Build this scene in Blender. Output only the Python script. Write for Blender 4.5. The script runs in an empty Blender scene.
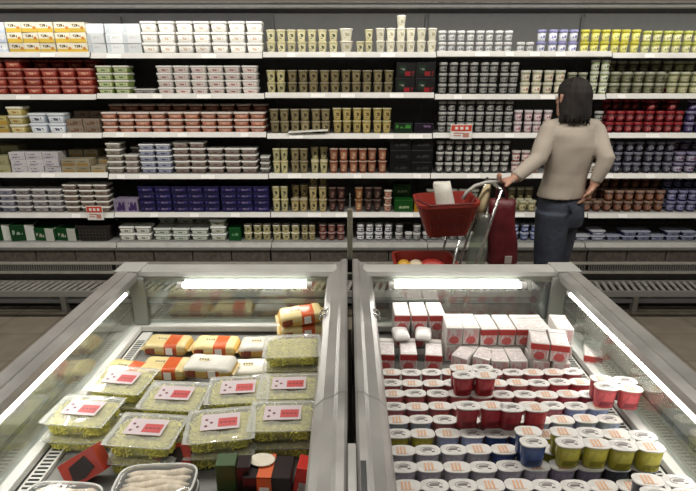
import bpy, bmesh, math, random
from mathutils import Vector, Matrix
random.seed(7)
PI = math.pi
# ------------------------------------------------------------------ camera, world, lights, exposure
H = 1.6; F = 514.0; TH = math.radians(18.55); CT, ST = math.cos(TH), math.sin(TH)
scene = bpy.context.scene; COL = scene.collection
cam = bpy.data.cameras.new('camera'); cam.sensor_width = 36; cam.lens = F / 696 * 36
camo = bpy.data.objects.new('camera', cam); COL.objects.link(camo)
camo.location = (0, 0, H); camo.rotation_euler = (PI / 2 - TH, 0, 0); scene.camera = camo
cam.clip_start = .02
w = bpy.data.worlds.new('world'); scene.world = w; w.use_nodes = True
w.node_tree.nodes['Background'].inputs[0].default_value = (1, .98, .95, 1)
w.node_tree.nodes['Background'].inputs[1].default_value = .03
vs = scene.view_settings
vs.view_transform = 'Standard'; vs.look = 'None'; vs.gamma = 1; vs.use_curve_mapping = False; vs.exposure = 0.12
def area(name, loc, sx, sy, power, rot=(0, 0, 0), col=(1, .95, .87)):
    l = bpy.data.lights.new(name, 'AREA'); l.shape = 'RECTANGLE'; l.size = sx; l.size_y = sy
    l.energy = power; l.color = col
    o = bpy.data.objects.new(name, l); COL.objects.link(o); o.location = loc; o.rotation_euler = rot
    return o
# rows of ceiling luminaires running along the aisle
area('ceiling_lamp_row_aisle', (0, 1.95, 2.65), 7.0, .12, 100)
area('ceiling_lamp_row_middle', (0, .1, 2.8), 7.0, .12, 16)
area('ceiling_lamp_row_back', (0, -1.7, 2.8), 7.0, .12, 10)
# fluorescent strip of the wall case, behind the lip of its canopy, tilted in to the shelves
area('canopy_lamp_strip', (0, 3.335, 1.985), 7.3, .02, 13, (math.radians(28), 0, 0), (1, .96, .9))

def ray(px, py):
    xc = (px - 348) / F; yc = (245.5 - py) / F
    return Vector((xc, CT + yc * ST, -ST + yc * CT))
def at(px, py, Y):                 # the point of depth Y seen at a pixel
    d = ray(px, py); return Vector((0, 0, H)) + d * (Y / d.y)
def atz(px, py, Z):                # the point of height Z seen at a pixel
    d = ray(px, py); return Vector((0, 0, H)) + d * ((Z - H) / d.z)

# ------------------------------------------------------------------ materials
MATS = {}
def mat(name, col, rough=.5, metal=0, emit=None, estr=0, noise=0, nscale=20, bump=0, bscale=80, spec=.5, coat=0, stretch=None):
    if name in MATS: return MATS[name]
    m = bpy.data.materials.new(name); m.use_nodes = True; nt = m.node_tree; b = nt.nodes['Principled BSDF']
    b.inputs['Base Color'].default_value = (*col, 1); b.inputs['Roughness'].default_value = rough
    b.inputs['Metallic'].default_value = metal; b.inputs['Specular IOR Level'].default_value = spec
    b.inputs['Coat Weight'].default_value = coat
    if emit: b.inputs['Emission Color'].default_value = (*emit, 1); b.inputs['Emission Strength'].default_value = estr
    if noise or bump:
        tc = nt.nodes.new('ShaderNodeTexCoord'); src = tc.outputs['Object']
        if stretch:
            mp = nt.nodes.new('ShaderNodeMapping'); mp.inputs['Scale'].default_value = stretch
            nt.links.new(src, mp.inputs[0]); src = mp.outputs[0]
    if noise:
        n = nt.nodes.new('ShaderNodeTexNoise'); n.inputs['Scale'].default_value = nscale; n.inputs['Detail'].default_value = 4
        nt.links.new(src, n.inputs['Vector'])
        r = nt.nodes.new('ShaderNodeMapRange'); r.inputs[1].default_value = .3; r.inputs[2].default_value = .7
        r.inputs[3].default_value = 1 - noise; r.inputs[4].default_value = 1 + noise
        nt.links.new(n.outputs[0], r.inputs[0])
        h = nt.nodes.new('ShaderNodeHueSaturation'); h.inputs['Color'].default_value = (*col, 1)
        nt.links.new(r.outputs[0], h.inputs['Value']); nt.links.new(h.outputs[0], b.inputs['Base Color'])
        r2 = nt.nodes.new('ShaderNodeMapRange'); r2.inputs[3].default_value = max(0, rough - .12); r2.inputs[4].default_value = min(1, rough + .12)
        nt.links.new(n.outputs[0], r2.inputs[0]); nt.links.new(r2.outputs[0], b.inputs['Roughness'])
    if bump:
        n2 = nt.nodes.new('ShaderNodeTexNoise'); n2.inputs['Scale'].default_value = bscale; n2.inputs['Detail'].default_value = 3
        nt.links.new(src, n2.inputs['Vector'])
        bp = nt.nodes.new('ShaderNodeBump'); bp.inputs['Strength'].default_value = bump; bp.inputs['Distance'].default_value = .01
        nt.links.new(n2.outputs[0], bp.inputs['Height']); nt.links.new(bp.outputs[0], b.inputs['Normal'])
    MATS[name] = m; return m
def tint(c, f): return tuple(max(0, min(1, x * f)) for x in c)
def print_mat(name, base, marks=(), rough=.45, vary=.0, transl=0):
    """printed packaging: marks = (colour, x0, x1, z0, z1, kind) in the pack's own 0..1 box; kind: 0 solid, >0 lettering of that scale"""
    if name in MATS: return MATS[name]
    m = bpy.data.materials.new(name); m.use_nodes = True; nt = m.node_tree; N = nt.nodes; L = nt.links
    b = N['Principled BSDF']; b.inputs['Roughness'].default_value = rough
    tc = N.new('ShaderNodeTexCoord'); sp = N.new('ShaderNodeSeparateXYZ'); L.new(tc.outputs['Generated'], sp.inputs[0])
    def mth(op, a, b_=None):
        n = N.new('ShaderNodeMath'); n.operation = op
        for i, v in enumerate((a, b_)):
            if v is None: continue
            if isinstance(v, (int, float)): n.inputs[i].default_value = v
            else: L.new(v, n.inputs[i])
        return n.outputs[0]
    cur = None; basec = base
    for (c, x0, x1, z0, z1, k) in marks:
        f = mth('MULTIPLY', mth('MULTIPLY', mth('GREATER_THAN', sp.outputs[0], x0), mth('LESS_THAN', sp.outputs[0], x1)),
                mth('MULTIPLY', mth('GREATER_THAN', sp.outputs[2], z0), mth('LESS_THAN', sp.outputs[2], z1)))
        if k < 0:            # round emblem
            cx, cz = (x0 + x1) / 2, (z0 + z1) / 2
            dx = mth('DIVIDE', mth('SUBTRACT', sp.outputs[0], cx), (x1 - x0) / 2); dz = mth('DIVIDE', mth('SUBTRACT', sp.outputs[2], cz), (z1 - z0) / 2)
            f = mth('LESS_THAN', mth('ADD', mth('MULTIPLY', dx, dx), mth('MULTIPLY', dz, dz)), 1.0)
        elif k > 0:
            mp = N.new('ShaderNodeMapping'); mp.inputs['Scale'].default_value = (k, 0.01, k * .35); L.new(tc.outputs['Generated'], mp.inputs[0])
            n = N.new('ShaderNodeTexNoise'); n.inputs['Scale'].default_value = 1; n.inputs['Detail'].default_value = 1; L.new(mp.outputs[0], n.inputs['Vector'])
            f = mth('MULTIPLY', f, mth('GREATER_THAN', n.outputs[0], .47))
        mx = N.new('ShaderNodeMix'); mx.data_type = 'RGBA'; L.new(f, mx.inputs[0])
        if cur is None: mx.inputs[6].default_value = (*basec, 1)
        else: L.new(cur, mx.inputs[6])
        mx.inputs[7].default_value = (*c, 1); cur = mx.outputs[2]
    oi = N.new('ShaderNodeObjectInfo'); vr = N.new('ShaderNodeMapRange'); vr.inputs[3].default_value = .80; vr.inputs[4].default_value = 1.15
    L.new(oi.outputs['Random'], vr.inputs[0]); hs = N.new('ShaderNodeHueSaturation'); L.new(vr.outputs[0], hs.inputs['Value'])
    if cur is None: hs.inputs['Color'].default_value = (*base, 1)
    else: L.new(cur, hs.inputs['Color'])
    L.new(hs.outputs[0], b.inputs['Base Color'])
    MATS[name] = m; return m
def film_mat(name, col, haze, rough=.08, gain=1.6):
    if name in MATS: return MATS[name]
    m = bpy.data.materials.new(name); m.use_nodes = True; nt = m.node_tree; N = nt.nodes; L = nt.links
    N.remove(N['Principled BSDF']); out = N['Material Output']
    tr = N.new('ShaderNodeBsdfTransparent'); tr.inputs[0].default_value = (*col, 1)
    df = N.new('ShaderNodeBsdfDiffuse'); df.inputs[0].default_value = (.9, .92, .88, 1)
    gl = N.new('ShaderNodeBsdfGlossy'); gl.inputs['Roughness'].default_value = rough
    m1 = N.new('ShaderNodeMixShader'); m1.inputs[0].default_value = haze; L.new(tr.outputs[0], m1.inputs[1]); L.new(df.outputs[0], m1.inputs[2])
    lw = N.new('ShaderNodeLayerWeight'); lw.inputs[0].default_value = .5
    pw_ = N.new('ShaderNodeMath'); pw_.operation = 'POWER'; pw_.inputs[1].default_value = 5; L.new(lw.outputs['Facing'], pw_.inputs[0])
    if rough > .1:
        tc = N.new('ShaderNodeTexCoord'); n = N.new('ShaderNodeTexNoise'); n.inputs['Scale'].default_value = 30; L.new(tc.outputs['Object'], n.inputs['Vector'])
        bp = N.new('ShaderNodeBump'); bp.inputs['Strength'].default_value = .35; bp.inputs['Distance'].default_value = .01
        L.new(n.outputs[0], bp.inputs['Height']); L.new(bp.outputs[0], gl.inputs['Normal']); L.new(bp.outputs[0], lw.inputs['Normal'])
    ml = N.new('ShaderNodeMath'); ml.operation = 'MULTIPLY_ADD'; ml.inputs[1].default_value = gain; ml.inputs[2].default_value = .045 * gain; ml.use_clamp = True
    L.new(pw_.outputs[0], ml.inputs[0])
    m2 = N.new('ShaderNodeMixShader'); L.new(ml.outputs[0], m2.inputs[0]); L.new(m1.outputs[0], m2.inputs[1]); L.new(gl.outputs[0], m2.inputs[2])
    L.new(m2.outputs[0], out.inputs[0]); MATS[name] = m; return m

ALU = mat('brushed aluminium', (.37, .36, .345), .34, .55, noise=.16, nscale=7, stretch=(1, 1, 1))
ALU_S = mat('bright steel tube', (.6, .6, .58), .22, .9)
WHITE = mat('white enamel', (.60, .60, .57), .35, noise=.05, nscale=6)
LIPW = mat('pale price rail plastic', (.66, .65, .61), .4, noise=.08, nscale=8)
SHELF = mat('grey shelf steel', (.30, .30, .29), .5, noise=.1)
CASEIN = mat('grey case liner', (.22, .22, .215), .55, noise=.1, nscale=4)
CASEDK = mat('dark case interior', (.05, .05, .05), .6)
BLACK = mat('black plastic', (.012, .012, .012), .4)
GREYD = mat('dull grey base panel', (.085, .082, .075), .45, noise=.2, nscale=12)
BROWNP = mat('mottled brown grey air grille panel', (.085, .072, .062), .5, noise=.35, nscale=45)
TUBE = mat('fluorescent tube glow', (1, 1, 1), .3, emit=(1, .97, .90), estr=15)
GLASS = film_mat('chest glass', (.86, .92, .88), .05, .02, 2.6)
TAG = mat('white paper price tag', (.85, .84, .8), .5)
REDP = mat('red basket plastic', (.24, .022, .014), .4)

# ------------------------------------------------------------------ mesh helpers
class MB:
    def __init__(s): s.bm = bmesh.new(); s.mi = 0
    def quad(s, pts):
        f = s.bm.faces.new([s.bm.verts.new(p) for p in pts]); f.material_index = s.mi; return s
    def box(s, x0, x1, y0, y1, z0, z1, taper=1.0, m=None, bev=0):
        cx, cy = (x0 + x1) / 2, (y0 + y1) / 2; t = taper
        lo = [(cx + (x - cx) * t, cy + (y - cy) * t, z0) for x, y in ((x0, y0), (x1, y0), (x1, y1), (x0, y1))]
        hi = [(x, y, z1) for x, y in ((x0, y0), (x1, y0), (x1, y1), (x0, y1))]
        v = [s.bm.verts.new(m @ Vector(p) if m else p) for p in lo + hi]; fs = []
        for q in ((3, 2, 1, 0), (4, 5, 6, 7), (0, 1, 5, 4), (1, 2, 6, 5), (2, 3, 7, 6), (3, 0, 4, 7)):
            f = s.bm.faces.new([v[i] for i in q]); f.material_index = s.mi; fs.append(f)
        if bev:
            es = list({e for f in fs for e in f.edges})
            r = bmesh.ops.bevel(s.bm, geom=es, offset=bev, segments=2, affect='EDGES', profile=.5)
            for f in r['faces']: f.material_index = s.mi
        return s
    def loft(s, rings, cap=True, smooth=True):
        vs_ = [[s.bm.verts.new(p) for p in r] for r in rings]; n = len(rings[0])
        for a, b in zip(vs_, vs_[1:]):
            for i in range(n):
                f = s.bm.faces.new((a[i], a[(i + 1) % n], b[(i + 1) % n], b[i])); f.material_index = s.mi; f.smooth = smooth
        if cap:
            f = s.bm.faces.new(list(reversed(vs_[0]))); f.material_index = s.mi
            f = s.bm.faces.new(vs_[-1]); f.material_index = s.mi
        return s
    def tube(s, pts, r, n=8, cap=True):
        pts = [Vector(p) for p in pts]; rr = r if isinstance(r, (list, tuple)) else [r] * len(pts); rings = []
        ref = None
        for i, p in enumerate(pts):
            d = ((pts[min(i + 1, len(pts) - 1)] - pts[max(i - 1, 0)])).normalized()
            if ref is None:
                ref = Vector((0, 0, 1)) if abs(d.z) < .9 else Vector((1, 0, 0))
            a = d.cross(ref).normalized(); b = d.cross(a).normalized(); ref = -b if b.dot(ref) < 0 else b
            a = ref.cross(d).normalized()
            ra, rb = rr[i] if isinstance(rr[i], (list, tuple)) else (rr[i], rr[i])
            rings.append([p + a * (ra * math.cos(2 * PI * k / n)) + ref * (rb * math.sin(2 * PI * k / n)) for k in range(n)])
        return s.loft(rings, cap)
    def rings(s, prof, n=14, cx=0, cy=0, sx=1, sy=1, pw=2.0, cap=True):   # prof = [(radius, z)], super-ellipse section
        R = []
        for r, z in prof:
            ring = []
            for k in range(n):
                a = 2 * PI * (k + .5) / n; c, q = math.cos(a), math.sin(a)
                ring.append((cx + r * sx * math.copysign(abs(c) ** (2 / pw), c), cy + r * sy * math.copysign(abs(q) ** (2 / pw), q), z))
            R.append(ring)
        return s.loft(R, cap)
    def mesh(s, name, mats):
        bmesh.ops.recalc_face_normals(s.bm, faces=s.bm.faces[:])
        me = bpy.data.meshes.new(name); s.bm.to_mesh(me); s.bm.free()
        for m in (mats if isinstance(mats, (list, tuple)) else [mats]): me.materials.append(m)
        return me
    def build(s, name, mats, parent=None, loc=None):
        o = bpy.data.objects.new(name, s.mesh(name, mats)); COL.objects.link(o)
        if parent: o.parent = parent
        if loc is not None: o.location = loc
        return o
LABELS = {}
def tag(o, label, cat, group=None):
    n = len(label.split())
    if not 4 <= n <= 16: print('LABEL LENGTH', n, label)
    LABELS.setdefault(label, []).append(o.name)
    o['label'] = label; o['category'] = cat
    if group: o['group'] = group
    return o
def thing(name, label, cat, loc=(0, 0, 0), rot=(0, 0, 0), group=None):
    o = bpy.data.objects.new(name, None); COL.objects.link(o); o.location = loc; o.rotation_euler = rot
    o.empty_display_size = .05
    return tag(o, label, cat, group)
def struct(name, o): o['kind'] = 'structure'; return o
def copy_tree(o, loc, rot, label, cat, group, skip=None):
    c = o.copy(); COL.objects.link(c); c.location = loc; c.rotation_euler = rot; tag(c, label, cat, group)
    for ch in o.children:
        if skip and ch.name.startswith(skip): continue
        d = ch.copy(); COL.objects.link(d); d.parent = c
        for g in ch.children:
            e = g.copy(); COL.objects.link(e); e.parent = d
    return c
ORD = ['first', 'second', 'third', 'fourth', 'fifth', 'sixth', 'seventh', 'eighth', 'ninth', 'tenth', 'eleventh', 'twelfth', 'thirteenth', 'fourteenth', 'fifteenth', 'sixteenth', 'seventeenth', 'eighteenth']
def place_word(i, n):
    if n == 1: return 'only column'
    if i == 0: return 'leftmost column'
    if i == n - 1: return 'rightmost column'
    if n % 2 and i == n // 2: return 'middle column'
    return ORD[i] + ' column from left' if i < n / 2 else ORD[n - 1 - i] + ' column from right'
def tier_word(k, n):
    if n == 1: return 'single tier'
    if k == 0: return 'bottom tier'
    if k == n - 1: return 'top tier'
    if n == 3: return 'middle tier'
    return ORD[k] + ' tier up'

# ------------------------------------------------------------------ room shell
def floor_mat():
    m = bpy.data.materials.new('brown floor tiles'); m.use_nodes = True; nt = m.node_tree; N, L = nt.nodes, nt.links; b = N['Principled BSDF']
    tc = N.new('ShaderNodeTexCoord'); br = N.new('ShaderNodeTexBrick'); br.offset = 0; br.inputs['Scale'].default_value = 1
    br.inputs['Brick Width'].default_value = .33; br.inputs['Row Height'].default_value = .33; br.inputs['Mortar Size'].default_value = .004
    br.inputs['Color1'].default_value = (.30, .26, .20, 1); br.inputs['Color2'].default_value = (.33, .285, .22, 1); br.inputs['Mortar'].default_value = (.18, .15, .12, 1)
    L.new(tc.outputs['Object'], br.inputs['Vector']); n = N.new('ShaderNodeTexNoise'); n.inputs['Scale'].default_value = 9; n.inputs['Detail'].default_value = 6
    L.new(tc.outputs['Object'], n.inputs['Vector']); mx = N.new('ShaderNodeMix'); mx.data_type = 'RGBA'; mx.blend_type = 'MULTIPLY'; mx.inputs[0].default_value = .5
    L.new(br.outputs[0], mx.inputs[6]); L.new(n.outputs[0], mx.inputs[7]); L.new(mx.outputs[2], b.inputs['Base Color']); b.inputs['Roughness'].default_value = .45
    return m
struct('floor', MB().box(-7, 7, -6, 4.3, -.05, 0).build('floor', floor_mat()))
WALLM = mat('painted store wall', (.30, .25, .22), .8, noise=.06, nscale=3)
struct('', MB().box(-7, 7, 4.3, 4.4, 0, 3.5).build('wall_back', WALLM))
struct('', MB().box(-7.1, -7, -6, 4.3, 0, 3.5).build('wall_left', WALLM))
struct('', MB().box(7, 7.1, -6, 4.3, 0, 3.5).build('wall_right', WALLM))
struct('', MB().box(-7, 7, -6.1, -6, 0, 3.5).build('wall_front', WALLM))
struct('', MB().box(-7, 7, -6, 4.3, 3.5, 3.6).build('ceiling', mat('dark store ceiling', (.12, .12, .115), .9, noise=.05)))

# ------------------------------------------------------------------ refrigerated wall case
YS = 3.40; YB = 3.92
LIPY = [52.5, 94, 133.5, 174, 213, 242]
SZ = [at(348, y, YS).z for y in LIPY]
SEAM = [-3.75, -2.68, -1.60, -.53, .55, 1.64, 2.72, 3.80]
case = thing('refrigerated_display_case', 'long open refrigerated wall case with six shelves of dairy products', 'display case', (0, YS, 0))
def cpart(mb, name, m, parent=None):
    if parent is None: parent = case
    o = mb.build(name, m, parent)
    base = parent.matrix_world.translation if False else Vector((0, YS, 0))
    if parent is case: o.location = -base
    return o
X0, X1 = SEAM[0], SEAM[-1]
mb = MB().box(X0, X1, YB, YB + .06, .30, 2.12)
for x in SEAM[1:-1]: mb.box(x - .012, x + .012, YB - .02, YB, .5, 1.97)
cpart(mb, 'back_panel', CASEIN)
for b in range(3, 7): cpart(MB().box(SEAM[b] + .015, SEAM[b + 1] - .015, YB - .012, YB - .001, SZ[0] + .01, 1.99), 'upper_back_panel', mat('light grey back panel', (.27, .27, .26), .5, noise=.05))
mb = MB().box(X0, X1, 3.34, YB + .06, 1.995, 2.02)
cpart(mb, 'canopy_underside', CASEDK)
cpart(MB().box(X0, X1, 3.30, YB + .06, 2.021, 2.22, bev=.006).box(X0, X1, 3.295, 3.335, 1.995, 2.02), 'canopy', mat('brown grey canopy steel', (.17, .145, .125), .5, noise=.08, nscale=3))
cpart(MB().box(X0, X1, 3.285, 3.335, 1.962, 1.978, bev=.003), 'canopy_lip', SHELF)
cpart(MB().box(X0, X1, YB - .06, YB - .001, .46, .50), 'deck_pan', SHELF)
for x, s in ((X0, -1), (X1, 1)):
    cpart(MB().box(min(x, x + s * .04), max(x, x + s * .04), 3.30, YB + .06, .0, 2.22, bev=.006), 'side_panel', WHITE)
# shelves, with price rails and tags
rnd = random.Random(3)
for si, z in enumerate(SZ):
    for b in range(len(SEAM) - 1):
        a, c = SEAM[b] + .003, SEAM[b + 1] - .003
        dz = (0, .0, -.006, .0, .005, -.004, .0)[(b + si) % 7]
        lowest = si == 5
        sh = cpart(MB().box(a, c, YS + .012, YB - .03, z - .028, z - .003 + (dz if not lowest else 0) * 0), 'shelf', SHELF)
        yy = YS - (.03 if lowest else 0)
        h = .016 if not lowest else .018
        m = MB(); m.quad([(a, yy - .008, z - h - .012 + dz), (c, yy - .008, z - h - .012 + dz), (c, yy + .010, z + .004 + dz), (a, yy + .010, z + .004 + dz)])
        m.quad([(a, yy + .010, z + .004 + dz), (c, yy + .010, z + .004 + dz), (c, yy + .03, z - .003), (a, yy + .03, z - .003)])
        m.quad([(a, yy - .008, z - h - .012 + dz), (c, yy - .008, z - h - .012 + dz), (c, YS + .012, z - h - .010), (a, YS + .012, z - h - .010)])
        m.build('price_rail', LIPW if not lowest else mat('greyed deck rail', (.46, .45, .42), .4, noise=.1), sh)
        if lowest: continue
        x = a + rnd.uniform(.05, .3)
        while x < c - .1:
            wd = rnd.choice((.05, .06, .09))
            if abs(x) < 2.6:
                t = MB(); zz = z + dz; t.quad([(x, yy - .0085, zz - .027), (x + wd, yy - .0085, zz - .027), (x + wd, yy + .0055, zz - .003), (x, yy + .0055, zz - .003)])
                t.build('price_tag', TAG, sh)
            x += wd + rnd.choice((.10, .22, .35, .5))
# base of the case
YF = 3.31
zz = lambda y, Y=YF: at(348, y, Y).z
zA = SZ[5] - .03
for b in range(len(SEAM) - 1):
    a, c = SEAM[b] + .002, SEAM[b + 1] - .002
    cpart(MB().box(a, c, YF - .002, YS + .01, zz(250), zA, bev=.003), 'front_panel', GREYD)
    m = MB()
    for k in range(4):
        q0 = a + (c - a) * k / 4 + .004; q1 = a + (c - a) * (k + 1) / 4 - .004
        m.box(q0, q1, YF + .01, YF + .05, zz(262), zz(250.5))
    cpart(m, 'air_panel', BROWNP)
    m = MB(); z0, z1 = zz(270), zz(264)
    k = a + .01
    while k < c - .01: m.box(k, k + .006, YF - .018, YF - .010, z0, z1); k += .016
    cpart(m, 'fine_grille', mat('grille bars', (.24, .23, .21), .4, .3))
for z, hh, y in ((zz(263), .012, YF - .02), (zz(271.5), .016, YF - .025)):
    cpart(MB().box(X0, X1, y, y + .04, z - hh / 2, z + hh / 2, bev=.002), 'bumper_rail', mat('bumper rail steel', (.42, .40, .36), .35, .3, noise=.1))
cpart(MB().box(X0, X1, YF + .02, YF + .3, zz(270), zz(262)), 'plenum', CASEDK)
cpart(MB().box(X0, X1, YF + .03, YB + .06, .12, zz(270), bev=.004), 'lower_body', mat('lower body grey', (.09, .085, .08), .45, noise=.15, nscale=5))
# slatted kick shelf
YK0, YK1 = 3.13, 3.30; ZK = at(0, 290, 3.16).z
m = MB(); k = X0 + .02
while k < X1 - .02:
    v = [(k, YK0 + .012, ZK), (k + .022, YK0 + .012, ZK), (k + .052, YK1, ZK + .004), (k + .030, YK1, ZK + .004)]
    lo = [(p[0], p[1], p[2] - .008) for p in v]; m.loft([lo, v], smooth=False); k += .047
cpart(m, 'kick_slats', mat('worn slat metal', (.50, .48, .44), .3, .4, noise=.15))
cpart(MB().box(X0, X1, YK0 - .006, YK0 + .012, ZK - .035, ZK + .006, bev=.002).box(X0, X1, YK1, YK1 + .012, ZK - .02, ZK + .008), 'kick_rail', mat('kick rail steel', (.30, .29, .27), .35, .3))
for x in (-3.3, -2.0, -.7, .7, 2.02, 3.3):
    cpart(MB().box(x - .012, x + .012, YK0 + .02, YF + .04, ZK - .05, ZK - .02).box(x - .018, x + .018, YF - .02, YF + .03, 0, ZK - .02, bev=.003), 'leg', mat('leg steel', (.36, .35, .32), .4, .3))
cpart(MB().box(X0, X1, YF + .05, YF + .07, .035, .12), 'kick_plate', mat('kick plate', (.10, .10, .095), .4))
cpart(MB().box(X0, X1, YF - .01, YF + .012, .065, .09, bev=.002), 'foot_rail', mat('foot rail', (.26, .27, .28), .35, .3))
cpart(MB().box(X0, X1, YF + .07, YB, .02, .10), 'plinth', BLACK)

# ------------------------------------------------------------------ shelf products
def pal(body, label=None, mark=None, lid=(.8, .79, .75)): return dict(body=body, label=label or body, mark=mark or tint(body, .4), lid=lid)
CREAM = (.72, .66, .42); DKTXT = (.06, .05, .035)
def make_kind(key, kind, wd, dp, h, p):
    """returns list of (part name, mesh); first is the thing's own mesh"""
    if kind == 'cup':
        r = wd / 2 * .90
        bm_ = print_mat('print ' + key, p['body'], [(p['label'], .12, .88, .18, .84, 0), (p['mark'], .25, .75, .42, .72, 7), (tint(p['mark'], 1.4), .3, .6, .25, .34, 9)])
        b = MB(); b.rings([(r * .70, 0), (r * .73, .004), (r * .95, h - .010), (r * .97, h - .008)], 14, sy=1); me = b.mesh('cup', bm_)
        l = MB(); l.rings([(r * 1.0, h - .009), (r * 1.02, h - .003), (r * .98, h - .001), (r * .9, h - .0005)], 14); ml = l.mesh('foil_lid', mat('lid %.2f %.2f %.2f' % p['lid'], p['lid'], .3))
        return [('cup', me), ('foil_lid', ml)]
    if kind == 'can':     # plain-sided pot with a pull-over lid
        r = wd / 2 * .86
        bm_ = print_mat('print ' + key, p['body'], [(p['label'], .0, 1, .2, .78, 0), (p['mark'], .2, .8, .38, .66, 6), (p['lid'], .25, .5, .26, .34, 8)])
        b = MB(); b.rings([(r * .76, 0), (r * .79, .005), (r * .90, h - .016)], 14); me = b.mesh('pot', bm_)
        l = MB(); l.rings([(r * .96, h - .018), (r * 1.0, h - .014), (r * 1.0, h - .003), (r * .94, h - .001)], 14); ml = l.mesh('pot_lid', mat('lid %.2f %.2f %.2f' % p['lid'], p['lid'], .3))
        return [('pot', me), ('pot_lid', ml)]
    if kind == 'tub':
        x, y = wd / 2 * .935, dp / 2; lh = min(.016, h * .28)
        bm_ = print_mat('print ' + key, p['body'], [(p['label'], .1, .9, .12, .85, 0), (p['mark'], .22, .78, .35, .7, 8)])
        b = MB(); b.rings([(.83, 0), (.87, h * .1), (.96, h - lh)], 20, sx=x, sy=y, pw=7); me = b.mesh('tub', bm_)
        l = MB(); l.rings([(1.0, h - lh), (1.02, h - lh * .8), (1.02, h - .002), (.97, h - .0005)], 20, sx=x, sy=y, pw=7); ml = l.mesh('tub_lid', mat('lid %.2f %.2f %.2f' % p['lid'], p['lid'], .35))
        return [('tub', me), ('tub_lid', ml)]
    x, y = wd / 2 * .965, dp / 2
    if kind == 'carton':   # printed cardboard pack
        marks = p.get('marks') or [(p['label'], 0, 1, 0, .42, 0), (p['mark'], .18, .72, .55, .8, 9), (p['lid'], .7, .92, .3, .62, -1)]
        b = MB().box(-x, x, -y, y, 0, h - .0005, bev=.0025); me = b.mesh('carton', print_mat('print ' + key, p['body'], marks))
        return [('carton', me)]
NAMES = {}
COUNT = {}
SHW = ['top shelf', 'second shelf', 'third shelf', 'fourth shelf', 'fifth shelf', 'bottom deck']
def run(s, x0, x1, n, hpx, tiers, kind, p, look, name, cat, back=0, dp=None, jit=.005, y0=.03, skew=0):
    """a block of like packs on shelf s between two photo columns; tiers: int or list per column; back = extra tiers in the second row"""
    zb = SZ[s]; Y = YS + y0
    pb = at(x0, LIPY[s], Y); pe = at(x1, LIPY[s], Y)
    dep = (Y * CT + (H - zb) * ST)
    A = (x0 - 348) * dep / F; B = (x1 - 348) * dep / F
    wd = (B - A) / n; h = at(348, LIPY[s] - hpx, Y).z - at(348, LIPY[s], Y).z
    key = look + SHW[s]
    g = 1.12 if s == 0 else 1.55  # packs below the top shelf are darkened: shelf shade put into their colours
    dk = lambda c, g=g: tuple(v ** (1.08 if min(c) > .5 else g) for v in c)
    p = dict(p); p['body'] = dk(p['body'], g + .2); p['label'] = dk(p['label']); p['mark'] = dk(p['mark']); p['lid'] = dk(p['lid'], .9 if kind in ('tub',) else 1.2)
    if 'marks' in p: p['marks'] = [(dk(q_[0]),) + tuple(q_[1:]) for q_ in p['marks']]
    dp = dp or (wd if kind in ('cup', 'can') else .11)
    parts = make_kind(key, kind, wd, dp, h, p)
    tl = tiers if isinstance(tiers, (list, tuple)) else [tiers] * n
    rr = random.Random(hash(look) % 1 + s * 31 + n)
    for row in range(2 if back else 1):
        for i in range(n):
            nt_ = tl[i] + (back if row else 0)
            if nt_ <= 0: continue
            jx = rr.uniform(-jit, jit)
            for k in range(nt_):
                X = A + wd * (i + .5) + jx * .6 + rr.uniform(-jit, jit) * .3
                Yc = Y + dp / 2 + row * (dp + .012) + rr.uniform(0, jit) + .002
                o = bpy.data.objects.new(name, parts[0][1]); COL.objects.link(o)
                o.location = (X, Yc, zb + k * h - .0025 + .0); o.rotation_euler = (0, 0, rr.uniform(-.05, .05) + skew)
                rw = ', back row' if row else ''
                tag(o, '%s, %s, %s, %s%s' % (look, SHW[s], place_word(i, n), tier_word(k, nt_), rw), cat, look + 's on the ' + SHW[s])
                for pn, me in parts[1:]:
                    c = bpy.data.objects.new(pn, me); COL.objects.link(c); c.parent = o
    COUNT[name] = COUNT.get(name, 0) + sum(tl)
W = (.80, .79, .74)
# --- top shelf
run(0, -62, 8, 4, 10.3, 3, 'carton', pal((.72, .75, .78), (.55, .62, .72), (.3, .35, .5), (.8, .8, .8)), 'pale blue-white carton', 'cheese_carton', 'carton')
run(0, 9, 88, 5, 10.3, [3, 3, 3, 3, 3], 'carton', pal((.80, .76, .62), (.70, .50, .08), (.12, .08, .03), (.62, .28, .05)), 'white and yellow cheese carton', 'cheese_carton', 'carton')
run(0, 89, 142, 3, 9.8, 3, 'carton', dict(body=(.76, .79, .80), label=W, mark=W, lid=W, marks=[((.60, .66, .70), .05, .25, .1, .9, 0), ((.62, .62, .60), .35, .8, .5, .7, 9)]), 'plain white carton', 'butter_carton', 'carton', y0=.04)
run(0, 142, 263, 7, 10.6, 3, 'tub', pal((.76, .75, .70), (.82, .80, .74), (.55, .42, .32)), 'white margarine tub', 'margarine_tub', 'tub')
cr = pal((.70, .66, .42), (.76, .72, .50), (.10, .11, .04), (.74, .70, .50))
run(0, 266, 338, 7, 11.8, 2, 'cup', cr, 'cream coloured dessert cup', 'dessert_cup', 'cup')
wc = pal((.78, .75, .60), (.80, .78, .66), (.50, .46, .28), (.85, .83, .74))
run(0, 339, 354, 1, 12.5, 2, 'cup', wc, 'tall ivory quark pot', 'quark_pot', 'pot')
run(0, 355, 373, 2, 12, [1, 2], 'cup', cr, 'pale yellow custard cup', 'custard_cup', 'cup')
run(0, 375, 437, 6, 12.6, [2, 2, 3, 2, 2, 2], 'cup', wc, 'large ivory yoghurt cup', 'yoghurt_cup', 'cup')
gs = pal((.30, .31, .30), (.50, .51, .50), (.16, .16, .16), (.66, .66, .64))
run(0, 438, 513, 8, 11.4, 2, 'can', gs, 'silver grey yoghurt pot', 'yoghurt_pot', 'pot')
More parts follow.
